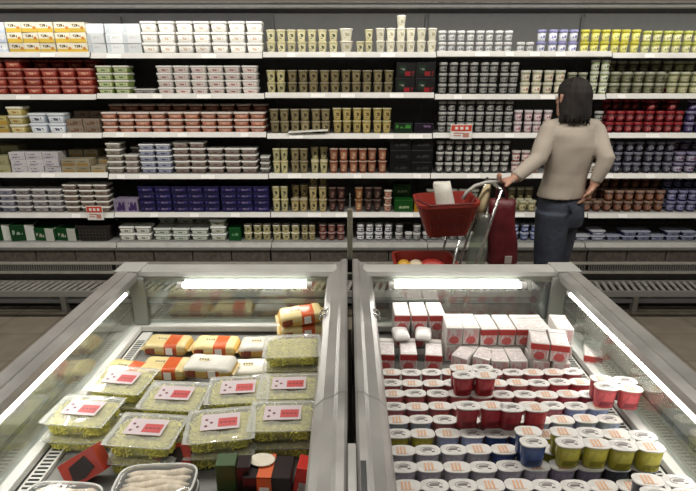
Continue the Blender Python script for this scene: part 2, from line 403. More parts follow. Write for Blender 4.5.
run(0, 516, 535, 2, 11.4, 1, 'can', gs, 'single-tier grey yoghurt pot', 'yoghurt_pot', 'pot')
run(0, 537, 579, 4, 11.9, 2, 'can', pal((.62, .63, .70), (.72, .73, .76), (.08, .09, .35), (.30, .30, .50)), 'white and blue yoghurt pot', 'yoghurt_pot', 'pot')
run(0, 580, 641, 6, 11.9, 2, 'can', pal((.66, .62, .16), (.72, .69, .25), (.22, .24, .06), (.55, .52, .08)), 'yellow yoghurt pot', 'yoghurt_pot', 'pot')
run(0, 642, 755, 11, 11.3, 2, 'can', pal((.56, .56, .22), (.72, .70, .42), (.20, .22, .10), (.50, .52, .14)), 'yellow-green yoghurt pot', 'yoghurt_pot', 'pot')
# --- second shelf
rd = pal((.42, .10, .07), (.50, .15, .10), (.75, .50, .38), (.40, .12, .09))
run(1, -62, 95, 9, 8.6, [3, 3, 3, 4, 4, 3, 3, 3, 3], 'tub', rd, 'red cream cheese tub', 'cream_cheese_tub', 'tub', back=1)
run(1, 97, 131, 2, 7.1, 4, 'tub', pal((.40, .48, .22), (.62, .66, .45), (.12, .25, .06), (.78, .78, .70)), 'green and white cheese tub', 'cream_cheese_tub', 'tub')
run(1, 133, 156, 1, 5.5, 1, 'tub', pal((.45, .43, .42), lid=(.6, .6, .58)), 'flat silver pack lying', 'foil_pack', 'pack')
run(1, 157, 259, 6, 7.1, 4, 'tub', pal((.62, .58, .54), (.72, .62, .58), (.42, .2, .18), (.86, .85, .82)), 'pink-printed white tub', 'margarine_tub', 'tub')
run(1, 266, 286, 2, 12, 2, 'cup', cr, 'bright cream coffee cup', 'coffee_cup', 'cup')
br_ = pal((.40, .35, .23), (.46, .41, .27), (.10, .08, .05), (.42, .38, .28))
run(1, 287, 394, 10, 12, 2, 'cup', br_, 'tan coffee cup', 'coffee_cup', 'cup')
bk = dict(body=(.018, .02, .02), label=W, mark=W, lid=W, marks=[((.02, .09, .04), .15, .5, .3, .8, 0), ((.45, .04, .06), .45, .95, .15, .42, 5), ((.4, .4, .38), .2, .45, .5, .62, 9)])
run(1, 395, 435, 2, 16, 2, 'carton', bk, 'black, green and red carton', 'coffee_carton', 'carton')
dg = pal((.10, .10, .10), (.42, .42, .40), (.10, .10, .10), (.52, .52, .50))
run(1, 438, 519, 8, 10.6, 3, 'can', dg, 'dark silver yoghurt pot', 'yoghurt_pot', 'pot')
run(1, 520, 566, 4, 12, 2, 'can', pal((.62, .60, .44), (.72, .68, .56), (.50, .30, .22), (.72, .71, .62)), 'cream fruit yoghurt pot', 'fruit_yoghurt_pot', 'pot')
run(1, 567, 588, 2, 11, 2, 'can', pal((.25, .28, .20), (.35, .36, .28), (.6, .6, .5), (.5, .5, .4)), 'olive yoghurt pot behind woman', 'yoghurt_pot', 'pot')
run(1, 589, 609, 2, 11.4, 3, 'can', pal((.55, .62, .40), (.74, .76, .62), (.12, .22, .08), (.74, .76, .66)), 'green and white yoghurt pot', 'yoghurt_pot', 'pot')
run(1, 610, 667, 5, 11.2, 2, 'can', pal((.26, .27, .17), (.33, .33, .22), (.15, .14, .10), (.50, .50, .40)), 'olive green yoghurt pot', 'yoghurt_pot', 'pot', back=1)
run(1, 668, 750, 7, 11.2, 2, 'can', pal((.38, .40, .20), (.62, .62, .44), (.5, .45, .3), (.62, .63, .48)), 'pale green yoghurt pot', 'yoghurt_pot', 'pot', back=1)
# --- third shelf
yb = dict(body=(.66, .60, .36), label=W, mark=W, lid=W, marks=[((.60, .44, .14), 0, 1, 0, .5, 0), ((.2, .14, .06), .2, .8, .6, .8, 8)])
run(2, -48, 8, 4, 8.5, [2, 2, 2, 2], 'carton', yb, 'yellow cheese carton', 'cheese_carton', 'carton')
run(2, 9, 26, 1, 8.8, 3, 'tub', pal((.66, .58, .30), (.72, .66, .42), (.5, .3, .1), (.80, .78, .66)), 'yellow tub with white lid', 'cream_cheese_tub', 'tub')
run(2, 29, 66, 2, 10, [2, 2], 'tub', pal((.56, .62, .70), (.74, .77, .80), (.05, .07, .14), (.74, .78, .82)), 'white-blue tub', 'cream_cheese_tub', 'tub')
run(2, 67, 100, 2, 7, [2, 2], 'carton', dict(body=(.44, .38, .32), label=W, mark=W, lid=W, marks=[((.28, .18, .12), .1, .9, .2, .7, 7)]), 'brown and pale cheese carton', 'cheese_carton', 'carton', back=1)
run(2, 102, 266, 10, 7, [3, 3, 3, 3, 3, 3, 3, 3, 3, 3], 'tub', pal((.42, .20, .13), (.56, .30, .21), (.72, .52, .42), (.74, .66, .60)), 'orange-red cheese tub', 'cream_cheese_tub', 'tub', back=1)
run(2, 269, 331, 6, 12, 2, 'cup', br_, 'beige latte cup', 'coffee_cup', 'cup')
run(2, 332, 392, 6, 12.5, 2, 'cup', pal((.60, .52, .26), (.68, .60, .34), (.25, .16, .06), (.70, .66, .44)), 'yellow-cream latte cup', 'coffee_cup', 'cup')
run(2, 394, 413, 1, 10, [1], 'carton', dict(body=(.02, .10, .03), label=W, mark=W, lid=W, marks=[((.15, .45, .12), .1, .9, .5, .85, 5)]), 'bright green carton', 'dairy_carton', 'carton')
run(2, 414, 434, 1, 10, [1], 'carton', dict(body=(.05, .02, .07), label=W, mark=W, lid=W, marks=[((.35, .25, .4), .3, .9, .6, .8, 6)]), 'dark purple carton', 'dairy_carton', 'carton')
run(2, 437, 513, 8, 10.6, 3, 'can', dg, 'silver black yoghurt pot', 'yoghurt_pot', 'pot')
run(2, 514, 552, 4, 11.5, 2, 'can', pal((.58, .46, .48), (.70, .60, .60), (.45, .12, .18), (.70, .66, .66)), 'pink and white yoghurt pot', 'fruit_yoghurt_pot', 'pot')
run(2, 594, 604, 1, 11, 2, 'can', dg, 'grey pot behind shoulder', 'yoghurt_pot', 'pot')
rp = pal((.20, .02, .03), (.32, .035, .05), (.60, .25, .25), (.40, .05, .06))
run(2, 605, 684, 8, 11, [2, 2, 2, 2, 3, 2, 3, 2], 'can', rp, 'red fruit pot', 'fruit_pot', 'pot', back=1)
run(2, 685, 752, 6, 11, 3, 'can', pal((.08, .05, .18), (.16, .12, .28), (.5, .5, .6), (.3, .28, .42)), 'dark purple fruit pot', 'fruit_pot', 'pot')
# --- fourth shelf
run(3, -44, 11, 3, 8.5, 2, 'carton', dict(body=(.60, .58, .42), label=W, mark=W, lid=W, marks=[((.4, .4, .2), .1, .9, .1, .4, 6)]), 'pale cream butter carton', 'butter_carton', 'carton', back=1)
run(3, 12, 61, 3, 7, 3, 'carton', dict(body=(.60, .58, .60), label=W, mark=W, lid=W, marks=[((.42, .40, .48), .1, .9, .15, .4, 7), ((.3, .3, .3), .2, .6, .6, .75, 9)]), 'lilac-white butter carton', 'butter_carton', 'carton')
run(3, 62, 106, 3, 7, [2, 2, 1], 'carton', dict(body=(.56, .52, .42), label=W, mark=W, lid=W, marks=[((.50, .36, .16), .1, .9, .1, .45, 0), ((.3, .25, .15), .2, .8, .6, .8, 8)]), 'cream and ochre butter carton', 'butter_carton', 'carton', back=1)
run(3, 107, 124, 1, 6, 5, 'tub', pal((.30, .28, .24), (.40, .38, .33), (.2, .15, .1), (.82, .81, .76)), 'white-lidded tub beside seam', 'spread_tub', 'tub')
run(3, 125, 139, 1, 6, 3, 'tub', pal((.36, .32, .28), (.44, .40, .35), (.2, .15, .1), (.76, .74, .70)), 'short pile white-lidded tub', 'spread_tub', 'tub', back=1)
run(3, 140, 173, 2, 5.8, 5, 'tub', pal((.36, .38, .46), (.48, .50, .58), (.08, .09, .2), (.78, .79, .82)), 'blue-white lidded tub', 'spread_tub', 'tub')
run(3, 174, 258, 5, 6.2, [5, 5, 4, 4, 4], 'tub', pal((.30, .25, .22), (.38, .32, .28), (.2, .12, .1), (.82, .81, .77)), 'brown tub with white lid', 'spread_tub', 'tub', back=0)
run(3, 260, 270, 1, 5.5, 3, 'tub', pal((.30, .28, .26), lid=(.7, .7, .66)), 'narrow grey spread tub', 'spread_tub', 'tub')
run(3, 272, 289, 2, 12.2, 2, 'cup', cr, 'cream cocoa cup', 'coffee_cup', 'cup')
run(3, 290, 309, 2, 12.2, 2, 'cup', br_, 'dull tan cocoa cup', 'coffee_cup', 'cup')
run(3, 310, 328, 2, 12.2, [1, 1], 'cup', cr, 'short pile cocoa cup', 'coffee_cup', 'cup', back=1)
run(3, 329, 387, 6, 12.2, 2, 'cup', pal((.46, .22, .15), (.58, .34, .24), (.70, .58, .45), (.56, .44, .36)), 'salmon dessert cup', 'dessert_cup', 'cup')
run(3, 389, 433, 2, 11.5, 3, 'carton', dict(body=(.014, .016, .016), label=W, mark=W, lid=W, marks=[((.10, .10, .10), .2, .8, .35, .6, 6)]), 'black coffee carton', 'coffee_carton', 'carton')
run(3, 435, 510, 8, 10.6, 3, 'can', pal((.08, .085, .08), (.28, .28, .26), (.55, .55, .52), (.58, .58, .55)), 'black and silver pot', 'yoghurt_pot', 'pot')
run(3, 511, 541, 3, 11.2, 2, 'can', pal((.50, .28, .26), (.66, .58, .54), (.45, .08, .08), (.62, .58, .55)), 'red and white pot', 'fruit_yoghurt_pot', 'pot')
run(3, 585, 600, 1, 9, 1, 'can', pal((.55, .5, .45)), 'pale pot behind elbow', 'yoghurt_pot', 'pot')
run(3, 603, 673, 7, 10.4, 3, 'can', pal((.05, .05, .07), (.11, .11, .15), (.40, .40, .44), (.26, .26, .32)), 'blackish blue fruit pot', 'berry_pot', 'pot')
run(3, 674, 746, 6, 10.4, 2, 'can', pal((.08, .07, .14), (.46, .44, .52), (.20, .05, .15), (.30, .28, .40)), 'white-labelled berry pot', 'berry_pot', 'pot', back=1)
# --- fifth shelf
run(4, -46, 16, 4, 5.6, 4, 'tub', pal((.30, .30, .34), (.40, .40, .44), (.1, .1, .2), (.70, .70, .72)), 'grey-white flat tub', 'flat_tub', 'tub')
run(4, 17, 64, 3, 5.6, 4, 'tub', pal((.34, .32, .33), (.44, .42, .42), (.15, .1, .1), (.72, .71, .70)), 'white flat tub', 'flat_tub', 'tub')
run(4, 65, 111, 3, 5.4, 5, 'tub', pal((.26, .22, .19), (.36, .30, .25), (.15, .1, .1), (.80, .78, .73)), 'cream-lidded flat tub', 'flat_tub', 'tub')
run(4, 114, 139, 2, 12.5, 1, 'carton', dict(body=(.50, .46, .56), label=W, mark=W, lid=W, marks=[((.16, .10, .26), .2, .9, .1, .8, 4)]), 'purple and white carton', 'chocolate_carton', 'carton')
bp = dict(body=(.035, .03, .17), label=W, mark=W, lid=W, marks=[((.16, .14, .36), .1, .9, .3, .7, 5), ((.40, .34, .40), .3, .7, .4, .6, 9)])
run(4, 140, 270, 8, 6.3, 4, 'carton', bp, 'deep blue-violet carton', 'milk_drink_carton', 'carton')
run(4, 272, 289, 2, 12.5, 2, 'cup', cr, 'cream pudding cup', 'pudding_cup', 'cup')
run(4, 290, 327, 4, 12.2, [1, 1, 2, 2], 'cup', pal((.62, .54, .32), (.70, .62, .40), (.12, .08, .04), (.55, .5, .36)), 'yellowish pudding cup', 'pudding_cup', 'cup', back=1)
run(4, 328, 346, 2, 12, 2, 'cup', pal((.13, .07, .06), (.18, .10, .09), (.45, .3, .25), (.22, .14, .12)), 'dark brown pudding cup', 'pudding_cup', 'cup')
run(4, 354, 363, 1, 12, 2, 'cup', pal((.46, .24, .12), (.52, .32, .2), (.7, .6, .4), (.4, .3, .2)), 'orange pudding cup', 'pudding_cup', 'cup')
run(4, 364, 382, 2, 12, 2, 'cup', pal((.12, .07, .065), (.16, .10, .09), (.4, .3, .25), (.2, .14, .12)), 'chocolate brown pudding cup', 'pudding_cup', 'cup')
run(4, 383, 392, 1, 7, 3, 'cup', pal((.66, .30, .22), (.74, .60, .50), (.5, .1, .08), (.76, .70, .60)), 'red and white small cup', 'pudding_cup', 'cup')
run(4, 394, 413, 1, 12, 1, 'carton', dict(body=(.03, .22, .05), label=W, mark=W, lid=W, marks=[((.5, .6, .4), .2, .8, .3, .5, 6)]), 'green drink carton', 'dairy_carton', 'carton', back=1)
run(4, 414, 424, 1, 12, 1, 'carton', dict(body=(.62, .42, .02), label=W, mark=W, lid=W, marks=[((.5, .1, .02), .2, .8, .3, .5, 6)]), 'yellow drink carton', 'dairy_carton', 'carton')
run(4, 425, 480, 5, 11, 2, 'can', pal((.16, .17, .14), (.24, .25, .2), (.4, .4, .35), (.34, .34, .3)), 'dull grey pot behind basket', 'yoghurt_pot', 'pot')
run(4, 510, 537, 3, 11, [1, 1, 1], 'can', pal((.44, .42, .26), (.55, .52, .36), (.3, .2, .1), (.6, .58, .44)), 'small cream pot', 'yoghurt_pot', 'pot', back=1)
run(4, 583, 665, 8, 10.4, [2, 1, 2, 2, 2, 2, 2, 2], 'can', pal((.20, .09, .05), (.30, .15, .09), (.48, .34, .26), (.32, .22, .17)), 'brown-orange fruit pot', 'berry_pot', 'pot', back=1)
run(4, 667, 740, 7, 10.4, 2, 'can', pal((.04, .035, .14), (.34, .34, .48), (.08, .05, .2), (.26, .26, .4)), 'navy and white pot', 'berry_pot', 'pot', back=1)
# --- bottom deck
gw = dict(body=(.02, .17, .07), label=W, mark=W, lid=W, marks=[((.7, .72, .68), .62, 1, 0, 1, 0), ((.5, .6, .5), .1, .5, .4, .7, 6)])
run(5, -36, 34, 3, 16, 1, 'carton', gw, 'green and white upright carton', 'cheese_carton', 'carton', jit=.008, skew=.18)
run(5, 35, 79, 2, 12.5, 1, 'carton', dict(body=(.03, .20, .08), label=W, mark=W, lid=W, marks=[((.62, .63, .56), .58, 1, 0, 1, 0), ((.6, .6, .5), .1, .5, .3, .6, 6)]), 'small green and white carton', 'cheese_carton', 'carton', jit=.008, skew=-.14)
run(5, 119, 152, 2, 7, 2, 'tub', pal((.55, .54, .50), (.70, .70, .64), (.2, .2, .15), (.84, .84, .80)), 'white low salad tub', 'salad_tub', 'tub')
run(5, 153, 209, 3, 6, [2, 2, 2], 'tub', pal((.45, .47, .42), (.6, .62, .55), (.2, .3, .2), (.68, .72, .68)), 'clear-lidded salad tub', 'salad_tub', 'tub', back=1)
run(5, 210, 227, 1, 7, 3, 'tub', pal((.55, .58, .50), (.66, .68, .58), (.3, .3, .2), (.80, .83, .80)), 'tall pile clear salad tub', 'salad_tub', 'tub')
run(5, 229, 241, 1, 13, 1, 'carton', dict(body=(.02, .22, .08), label=W, mark=W, lid=W, marks=[((.3, .5, .3), .2, .8, .4, .6, 6)]), 'small solid green carton', 'dairy_carton', 'carton')
run(5, 243, 300, 6, 7.6, 2, 'cup', pal((.66, .62, .38), (.74, .70, .48), (.15, .15, .06), (.80, .78, .64)), 'ivory whipped dessert cup', 'dessert_cup', 'cup')
run(5, 301, 316, 2, 7.6, 2, 'cup', pal((.50, .45, .28), (.6, .55, .36), (.2, .15, .06), (.64, .60, .46)), 'tan whipped dessert cup', 'dessert_cup', 'cup')
run(5, 318, 345, 3, 7.8, 2, 'cup', pal((.34, .12, .12), (.44, .22, .20), (.55, .5, .4), (.50, .36, .34)), 'rose dessert cup', 'dessert_cup', 'cup')
run(5, 356, 393, 4, 8, 2, 'can', pal((.18, .2, .26), (.70, .71, .72), (.05, .06, .1), (.76, .77, .78)), 'white and black skyr pot', 'skyr_pot', 'pot')
run(5, 395, 440, 5, 7.6, [2, 1, 2, 1, 2], 'can', pal((.24, .25, .25), (.50, .50, .49), (.1, .1, .12), (.64, .64, .62)), 'grey skyr pot', 'skyr_pot', 'pot')
run(5, 441, 475, 4, 7.6, [1, 1, 1, 1], 'can', pal((.34, .35, .35), (.50, .50, .49), (.1, .1, .12), (.64, .64, .62)), 'plain grey skyr pot', 'skyr_pot', 'pot')
run(5, 510, 540, 3, 8, 2, 'can', pal((.05, .08, .28), (.30, .36, .56), (.6, .6, .7), (.5, .54, .66)), 'blue skyr pot', 'skyr_pot', 'pot')
run(5, 575, 606, 2, 5, [1, 2], 'tub', pal((.10, .11, .22), (.4, .42, .5), (.6, .6, .7), (.44, .46, .52)), 'navy low tub', 'flat_tub', 'tub')
run(5, 607, 740, 9, 4.6, [1, 2, 2, 1, 2, 2, 1, 2, 2], 'tub', pal((.07, .08, .18), (.4, .42, .52), (.05, .05, .2), (.30, .32, .42)), 'navy and white flat tub', 'flat_tub', 'tub', jit=.006)

# black shopping crate on the bottom deck
def tapered_basket(name, parent, wd, dp, h, m, t=.82, th=.006, slots=True, off=(0, 0, 0)):
    b = MB()
    def ring(s, z, ins=0, n=24):
        r = []
        for k in range(n):
            a = 2 * PI * (k + .5) / n; c, q = math.cos(a), math.sin(a)
            r.append(((wd / 2 * s - ins) * math.copysign(abs(c) ** .28, c) + off[0], (dp / 2 * s - ins) * math.copysign(abs(q) ** .28, q) + off[1], z + off[2]))
        return r
    b.loft([ring(t, 0), ring(t + .02, .008), ring(1, h - .02), ring(1.05, h - .018), ring(1.06, h), ring(1.0, h), ring(1, h, th), ring(t, th, th)], cap=True, smooth=False)
    o = b.build(name, m, parent)
    return o
q = at(99, 239, YS + .1)
crate = thing('shopping_crate', 'black plastic crate standing on the bottom deck beside low white tubs', 'crate', (q.x, YS + .10, SZ[5] - .002))
tapered_basket('crate_body', crate, .235, .16, .115, mat('black crate plastic', (.022, .02, .018), .35), .88)
m = MB()
for k in range(9): m.box(-.09 + k * .0225 - .002, -.09 + k * .0225 + .002, -.081, -.074, .01, .095)
for z in (.03, .055, .08): m.box(-.10, .10, -.080, -.074, z, z + .004)
m.build('crate_ribs', mat('crate rib', (.05, .045, .04), .35), crate)

# red and white offer signs clipped on the price rails
def sign(px0, px1, py0, py1, label):
    Y = YS - .02; a = at(px0, py0, Y); b = at(px1, py1, Y); wd = b.x - a.x; h = a.z - b.z
    t = thing('offer_sign', label, 'sign', ((a.x + b.x) / 2, Y, b.z), group=None)
    MB().box(-wd / 2, wd / 2, 0, .004, 0, h, bev=.001).build('card', TAG, t)
    MB().box(-wd / 2 + .004, wd / 2 - .004, -.002, -.0005, h * .55, h - .004).build('red_band', mat('sign red', (.62, .07, .04), .5), t)
    m = MB()
    for k in range(3): m.box(-wd * .3 + k * wd * .24, -wd * .3 + k * wd * .24 + wd * .14, -.003, -.0015, h * .66, h * .84)
    m.build('red_band_lettering', TAG, t)
    m = MB()
    for (x0, x1, z0, z1) in ((-.35, .1, .36, .44), (-.35, .0, .2, .27), (.08, .36, .12, .42)): m.box(wd * x0, wd * x1, -.0015, -.0005, h * z0, h * z1)
    m.build('price_print', mat('sign print', (.55, .25, .2), .5), t)
    MB().box(-.01, .01, .004, .02, h * .4, h * .6).build('clip', WHITE, t)
sign(451, 471.5, 124.5, 139, 'red and white offer sign clipped to the third shelf above the trolley')
sign(85.5, 104, 206, 220, 'red and white offer sign on fifth shelf above the black crate')
a = at(290, 131.5, YS + .01)
sh_ = MB(); sh_.loft([[(-.13, -.03, .0), (.13, -.03, .014), (.13, .05, .018), (-.13, .05, .004)], [(-.13, -.03, .002), (.13, -.03, .016), (.13, .05, .020), (-.13, .05, .006)]], smooth=False)
o = sh_.build('paper_sheet', TAG, None, at(308, 133, YS + .012) + Vector((0, 0, .002)))
tag(o, 'white paper strip lying slanted on the third shelf edge below beige cups', 'paper')

# ------------------------------------------------------------------ open chest coolers
ZR = .85; YBK = 1.99; YFR = .45; ZD = .59; ZSILL = .62
def chest(sgn, label):
    t = thing('chest_cooler', label, 'cooler', (0, 0, 0))
    xo = .925 * sgn; xi = .835 * sgn                     # outer rail
    g0 = -.002 if sgn < 0 else .018                      # gap side
    c1 = -.085 if sgn < 0 else .097                      # inner edge of the centre rail
    def bx(m, a, b, *r, **k): return m.box(min(a, b), max(a, b), *r, **k)
    # side rail: rounded outer shoulder, flat top, groove, inner lip
    def rail_side(pts_):
        m = MB(); r0 = [(x, YFR, z) for x, z in pts_]; r1 = [(x, YBK, z) for x, z in pts_]; m.loft([r0, r1], smooth=False); return m
    s = sgn
    prof = [(s * .925, ZR - .06), (s * .927, ZR - .012), (s * .918, ZR), (s * .874, ZR + .002), (s * .871, ZR - .003), (s * .866, ZR + .0), (s * .838, ZR - .006), (s * .834, ZR - .03), (s * .845, ZR - .034), (s * .895, ZR - .06)]
    rail_side(prof).build('side_rail', ALU, t)
    # centre rail, highest beside the gap
    d = 1 if sgn > 0 else -1
    prof = [(g0, ZR - .25), (g0, ZR + .012), (g0 + d * .006, ZR + .018), (g0 + d * .022, ZR + .016), (g0 + d * .032, ZR + .006), (g0 + d * .058, ZR - .004), (c1 - d * .006, ZR - .022), (c1, ZR - .034), (c1, ZR - .25)]
    m = MB(); ys = [YFR, 1.064, 1.068, 1.072, YBK + .02]
    rings_ = []
    for i, yv in enumerate(ys):
        e = -.003 if i == 2 else 0
        rings_.append([(x, yv, z + (e if k in range(1, 8) else 0)) for k, (x, z) in enumerate(prof)])
    m.loft(rings_, smooth=False); m.build('centre_rail', ALU, t)
    # back rail
    xa, xb = (xo, g0)
    m = MB(); P = [(YBK + .012, ZR - .07), (YBK + .014, ZR - .01), (YBK, ZR), (YBK - .05, ZR + .002), (YBK - .075, ZR - .004), (YBK - .082, ZR - .02), (YBK - .07, ZR - .03), (YBK - .02, ZR - .07)]
    A_, B_ = min(xa, g0 + d * .03), max(xa, g0 + d * .03)
    m.loft([[(A_, y, z) for y, z in P], [(B_, y, z) for y, z in P]], smooth=False); m.build('back_rail', mat('pale back rail', (.46, .455, .43), .35, .3, noise=.1, nscale=6), t)
    # corner cap
    bx(MB(), xo - s * .095, xo + s * .006, YBK - .09, YBK + .016, ZR - .06, ZR + .005, bev=.004).build('corner_cap', mat('corner cap', (.42, .42, .40), .4, .3), t)
    # glass panes
    bx(MB(), s * .868, s * .876, YFR, 1.895, ZSILL, ZR - .045).build('side_glass', GLASS, t)
    bx(MB(), s * .868, c1, 1.900, 1.908, ZSILL, ZR - .03).build('back_glass', GLASS, t)
    # corner post
    bx(MB(), s * .810, s * .866, 1.880, 1.898, ZSILL, ZR - .02, bev=.002).build('corner_post', mat('grey green post', (.24, .25, .225), .3, .4), t)
    # sills, liner and deck
    m = MB(); bx(m, s * .840, s * .885, YFR, 1.90, ZSILL - .02, ZSILL + .003, bev=.003); bx(m, c1, s * .885, 1.875, 1.94, ZSILL - .02, ZSILL + .006, bev=.003)
    m.build('sill', WHITE, t)
    m = MB(); bx(m, c1, s * .885, YFR, 1.90, ZD - .03, ZD - .004); bx(m, s * .85, s * .885, YFR, 1.90, ZD - .03, ZSILL - .021)
    m.build('deck', mat('grey deck liner', (.20, .20, .19), .45, noise=.1), t)
    m = MB(); yv = YFR + .02
    bx(m, s * .795, s * .835, YFR, 1.87, ZD - .003, ZD + .010)
    m.build('grille_strip', WHITE, t)
    m = MB(); yv = .80
    while yv < 1.80: bx(m, s * .800, s * .828, yv, yv + .006, ZD + .0102, ZD + .0115); yv += .014
    m.build('grille_slots', BLACK, t)
    # stainless mid ledge seen through the side glass
    bx(MB(), s * .8765, s * .886, YFR, 1.93, ZSILL + .07, ZSILL + .078).build('glass_bead', ALU_S, t)
    # cabinet
    m = MB(); bx(m, s * .888, s * .915, YFR, YBK, .10, ZR - .06, bev=.004) if False else bx(m, s * .888, s * .912, YFR, YBK, .10, ZSILL - .03)
    bx(m, g0, s * .888, YBK - .03, YBK + .005, .10, ZSILL - .03); bx(m, g0, s * .888, YFR, YBK - .03, .10, .30); bx(m, g0, s * .888, YFR - .03, YFR, .10, ZR - .02)
    m.build('cabinet', mat('grey cabinet enamel', (.33, .33, .31), .4, noise=.06), t)
    bx(MB(), g0, s * .86, YFR + .05, YBK - .08, 0, .10).build('plinth', BLACK, t)
    # lamps: tube with end caps under the side rail and under the back rail
    def lamp(p, q, r=.011):
        p, q = Vector(p), Vector(q); u = (q - p).normalized()
        l = MB().tube([p, q], r, 12).build('lamp_tube', TUBE, t)
        c = MB().tube([p - u * .022, p], r * 1.25, 10).tube([q, q + u * .022], r * 1.25, 10)
        c.build('lamp_cap', WHITE, l)
    lamp((s * .852, .60, ZR - .052), (s * .852, 1.80, ZR - .052), .0085)
    zt = ZR - .048
    if sgn < 0: lamp((-.655, 1.885, zt), (-.165, 1.885, zt))
    else: lamp((.185, 1.885, zt), (.685, 1.885, zt))
    # clamp on the centre rail
    x = c1; m = MB()
    m.tube([(x - d * .018, 1.60, ZR - .014), (x + d * .004, 1.60, ZR - .022), (x + d * .012, 1.60, ZR - .035), (x + d * .004, 1.60, ZR - .045)], .003, 8)
    m.tube([(x - d * .018, 1.565, ZR - .014), (x + d * .004, 1.565, ZR - .022), (x + d * .012, 1.565, ZR - .035), (x + d * .004, 1.565, ZR - .045)], .003, 8)
    m.tube([(x - d * .018, 1.60, ZR - .013), (x - d * .018, 1.565, ZR - .013)], .003, 8)
    m.build('wire_clamp', ALU_S, t)
    return t
cl = chest(-1, 'left open chest cooler with aluminium rails holding fresh pasta packs')
cr_ = chest(1, 'right open chest cooler with aluminium rails holding yoghurts and cartons')
# filler covering the near end of the gap, with a dark slot
o = MB().box(-.001, .017, YFR, .885, ZR - .03, ZR + .019, bev=.002).build('gap_cover', ALU)
tag(o, 'grey strip closing the near end of the gap between both coolers', 'cover strip')
g = MB().box(.0245, .036, YFR + .1, .835, -.001, .0015).build('dark_slot', BLACK, o); g.location = (0, 0, ZR + .0165)
o = MB().box(.000, .016, .89, YBK, ZR - .35, ZR - .30).build('gap_floor', BLACK); tag(o, 'dark strip deep in the gap between the coolers', 'filler strip')
# narrow sign holder seen edge-on at the far end of the gap
t = thing('sign_holder', 'narrow upright sign holder seen edge-on behind the gap between coolers', 'sign holder', (.008, 2.03, ZR - .02))
MB().box(-.011, .011, -.004, .012, 0, .245, bev=.002).build('holder', mat('murky plastic', (.20, .19, .14), .3), t)
MB().box(-.002, .002, .002, .006, .245, .31).build('rod', ALU_S, t)
MB().box(-.014, .014, -.006, .016, -.03, .03, bev=.002).build('foot', BLACK, t)

# ------------------------------------------------------------------ left chest: pasta trays
PASTA = mat('green yellow fresh pasta', (.64, .60, .12), .45, noise=.35, nscale=70)
PASTA_B = mat('pasta base', (.46, .42, .08), .5, noise=.3, nscale=60)
FILM = film_mat('shiny tray film', (1, 1, .98), .26, .10, 1.6)
TRAYM = film_mat('clear tray plastic', (.98, 1, .97), .06, .11)
def pasta_tray_proto(label, cat, loc, rot, group):
    t = thing('pasta_tray', label, cat, loc, rot, group); W2, D2, HT = .090, .066, .046
    b = MB(); b.rings([(.84, .001), (.90, .006), (.95, HT - .006)], 28, sx=W2, sy=D2, pw=5, cap=False)
    b.build('tray', TRAYM, t)
    b = MB(); b.rings([(.95, HT - .006), (1.04, HT - .005), (1.06, HT - .002), (1.05, HT - .001)], 28, sx=W2, sy=D2, pw=12, cap=False)
    b.build('tray_rim', film_mat('clear rim', (1, 1, 1), .35, .12), t)
    rr = random.Random(5)
    b = MB(); b.rings([(.80, .004), (.86, .012), (.90, HT * .6), (.88, HT - .012), (.6, HT - .007)], 24, sx=W2, sy=D2, pw=4)
    b.mi = 1
    for k in range(620):
        u = rr.random()
        if u < .45:
            x, y, z = rr.uniform(-.88, .88) * W2, rr.uniform(-.88, .88) * D2, HT - .009 + rr.uniform(-.002, .002)
            if abs(x / W2) > .55 or abs(y / D2) > .55: z -= .003
        else:
            a = rr.uniform(PI, 2 * PI) if u < .85 else rr.uniform(0, PI); c, q = math.cos(a), math.sin(a); f = rr.uniform(.86, .91)
            x = f * W2 * math.copysign(abs(c) ** .45, c); y = f * D2 * math.copysign(abs(q) ** .45, q); z = rr.uniform(.006, HT - .010)
        p = Vector((x, y, z)); d1 = Vector((rr.uniform(-1, 1), rr.uniform(-1, 1), rr.uniform(-.6, .6))).normalized() * .0065; d2 = Vector((rr.uniform(-1, 1), rr.uniform(-1, 1), rr.uniform(-.6, .6))).normalized() * .0035
        b.tube([p - d1, p + d2, p + d1], [.0016, .0024, .0016], 5)
    o = b.build('fresh_pasta', [PASTA_B, PASTA], t); o['kind'] = 'stuff'
    b = MB(); nx, ny = 16, 12; V = []
    for j in range(ny + 1):
        row = []
        for i in range(nx + 1):
            x = -1.05 + 2.1 * i / nx; y = -1.05 + 2.1 * j / ny
            e = min(1, (1.05 - abs(x)) * 3) * min(1, (1.05 - abs(y)) * 3)
            z = HT - .0015 + e * (.003 + .0016 * math.sin(x * 9 + y * 4) + .0012 * math.sin(y * 13 - x * 5)) + rr.uniform(-.0004, .0004) * e
            row.append(b.bm.verts.new((x * W2, y * D2, z)))
        V.append(row)
    for j in range(ny):
        for i in range(nx):
            f = b.bm.faces.new((V[j][i], V[j][i + 1], V[j + 1][i + 1], V[j + 1][i])); f.smooth = True
    b.build('film', FILM, t)
    l = MB().box(-.052, .052, -.030, .034, HT + .0055, HT + .0062).build('paper_label', mat('lilac paper label', (.56, .48, .50), .45), t)
    MB().box(-.006, .045, -.020, .014, HT + .0064, HT + .0068).build('red_print', mat('red label print', (.50, .08, .08), .45), l)
    m = MB()
    for k in range(3): m.rings([(.0045, HT + .0064), (.004, HT + .0068)], 8, cx=-.038 + (k % 2) * .014, cy=-.014 + k * .013)
    for k in range(4): m.box(.000 + k * .011, .000 + k * .011 + .006, -.006, -.001, HT + .0069, HT + .0072)
    m.build('small_print', mat('dark label print', (.16, .05, .06), .45), l)
    return t
R = math.radians
ZT = ZD - .003
def tp(px, py, z): v = atz(px, py, z); return (v.x, v.y)
HTT = .054
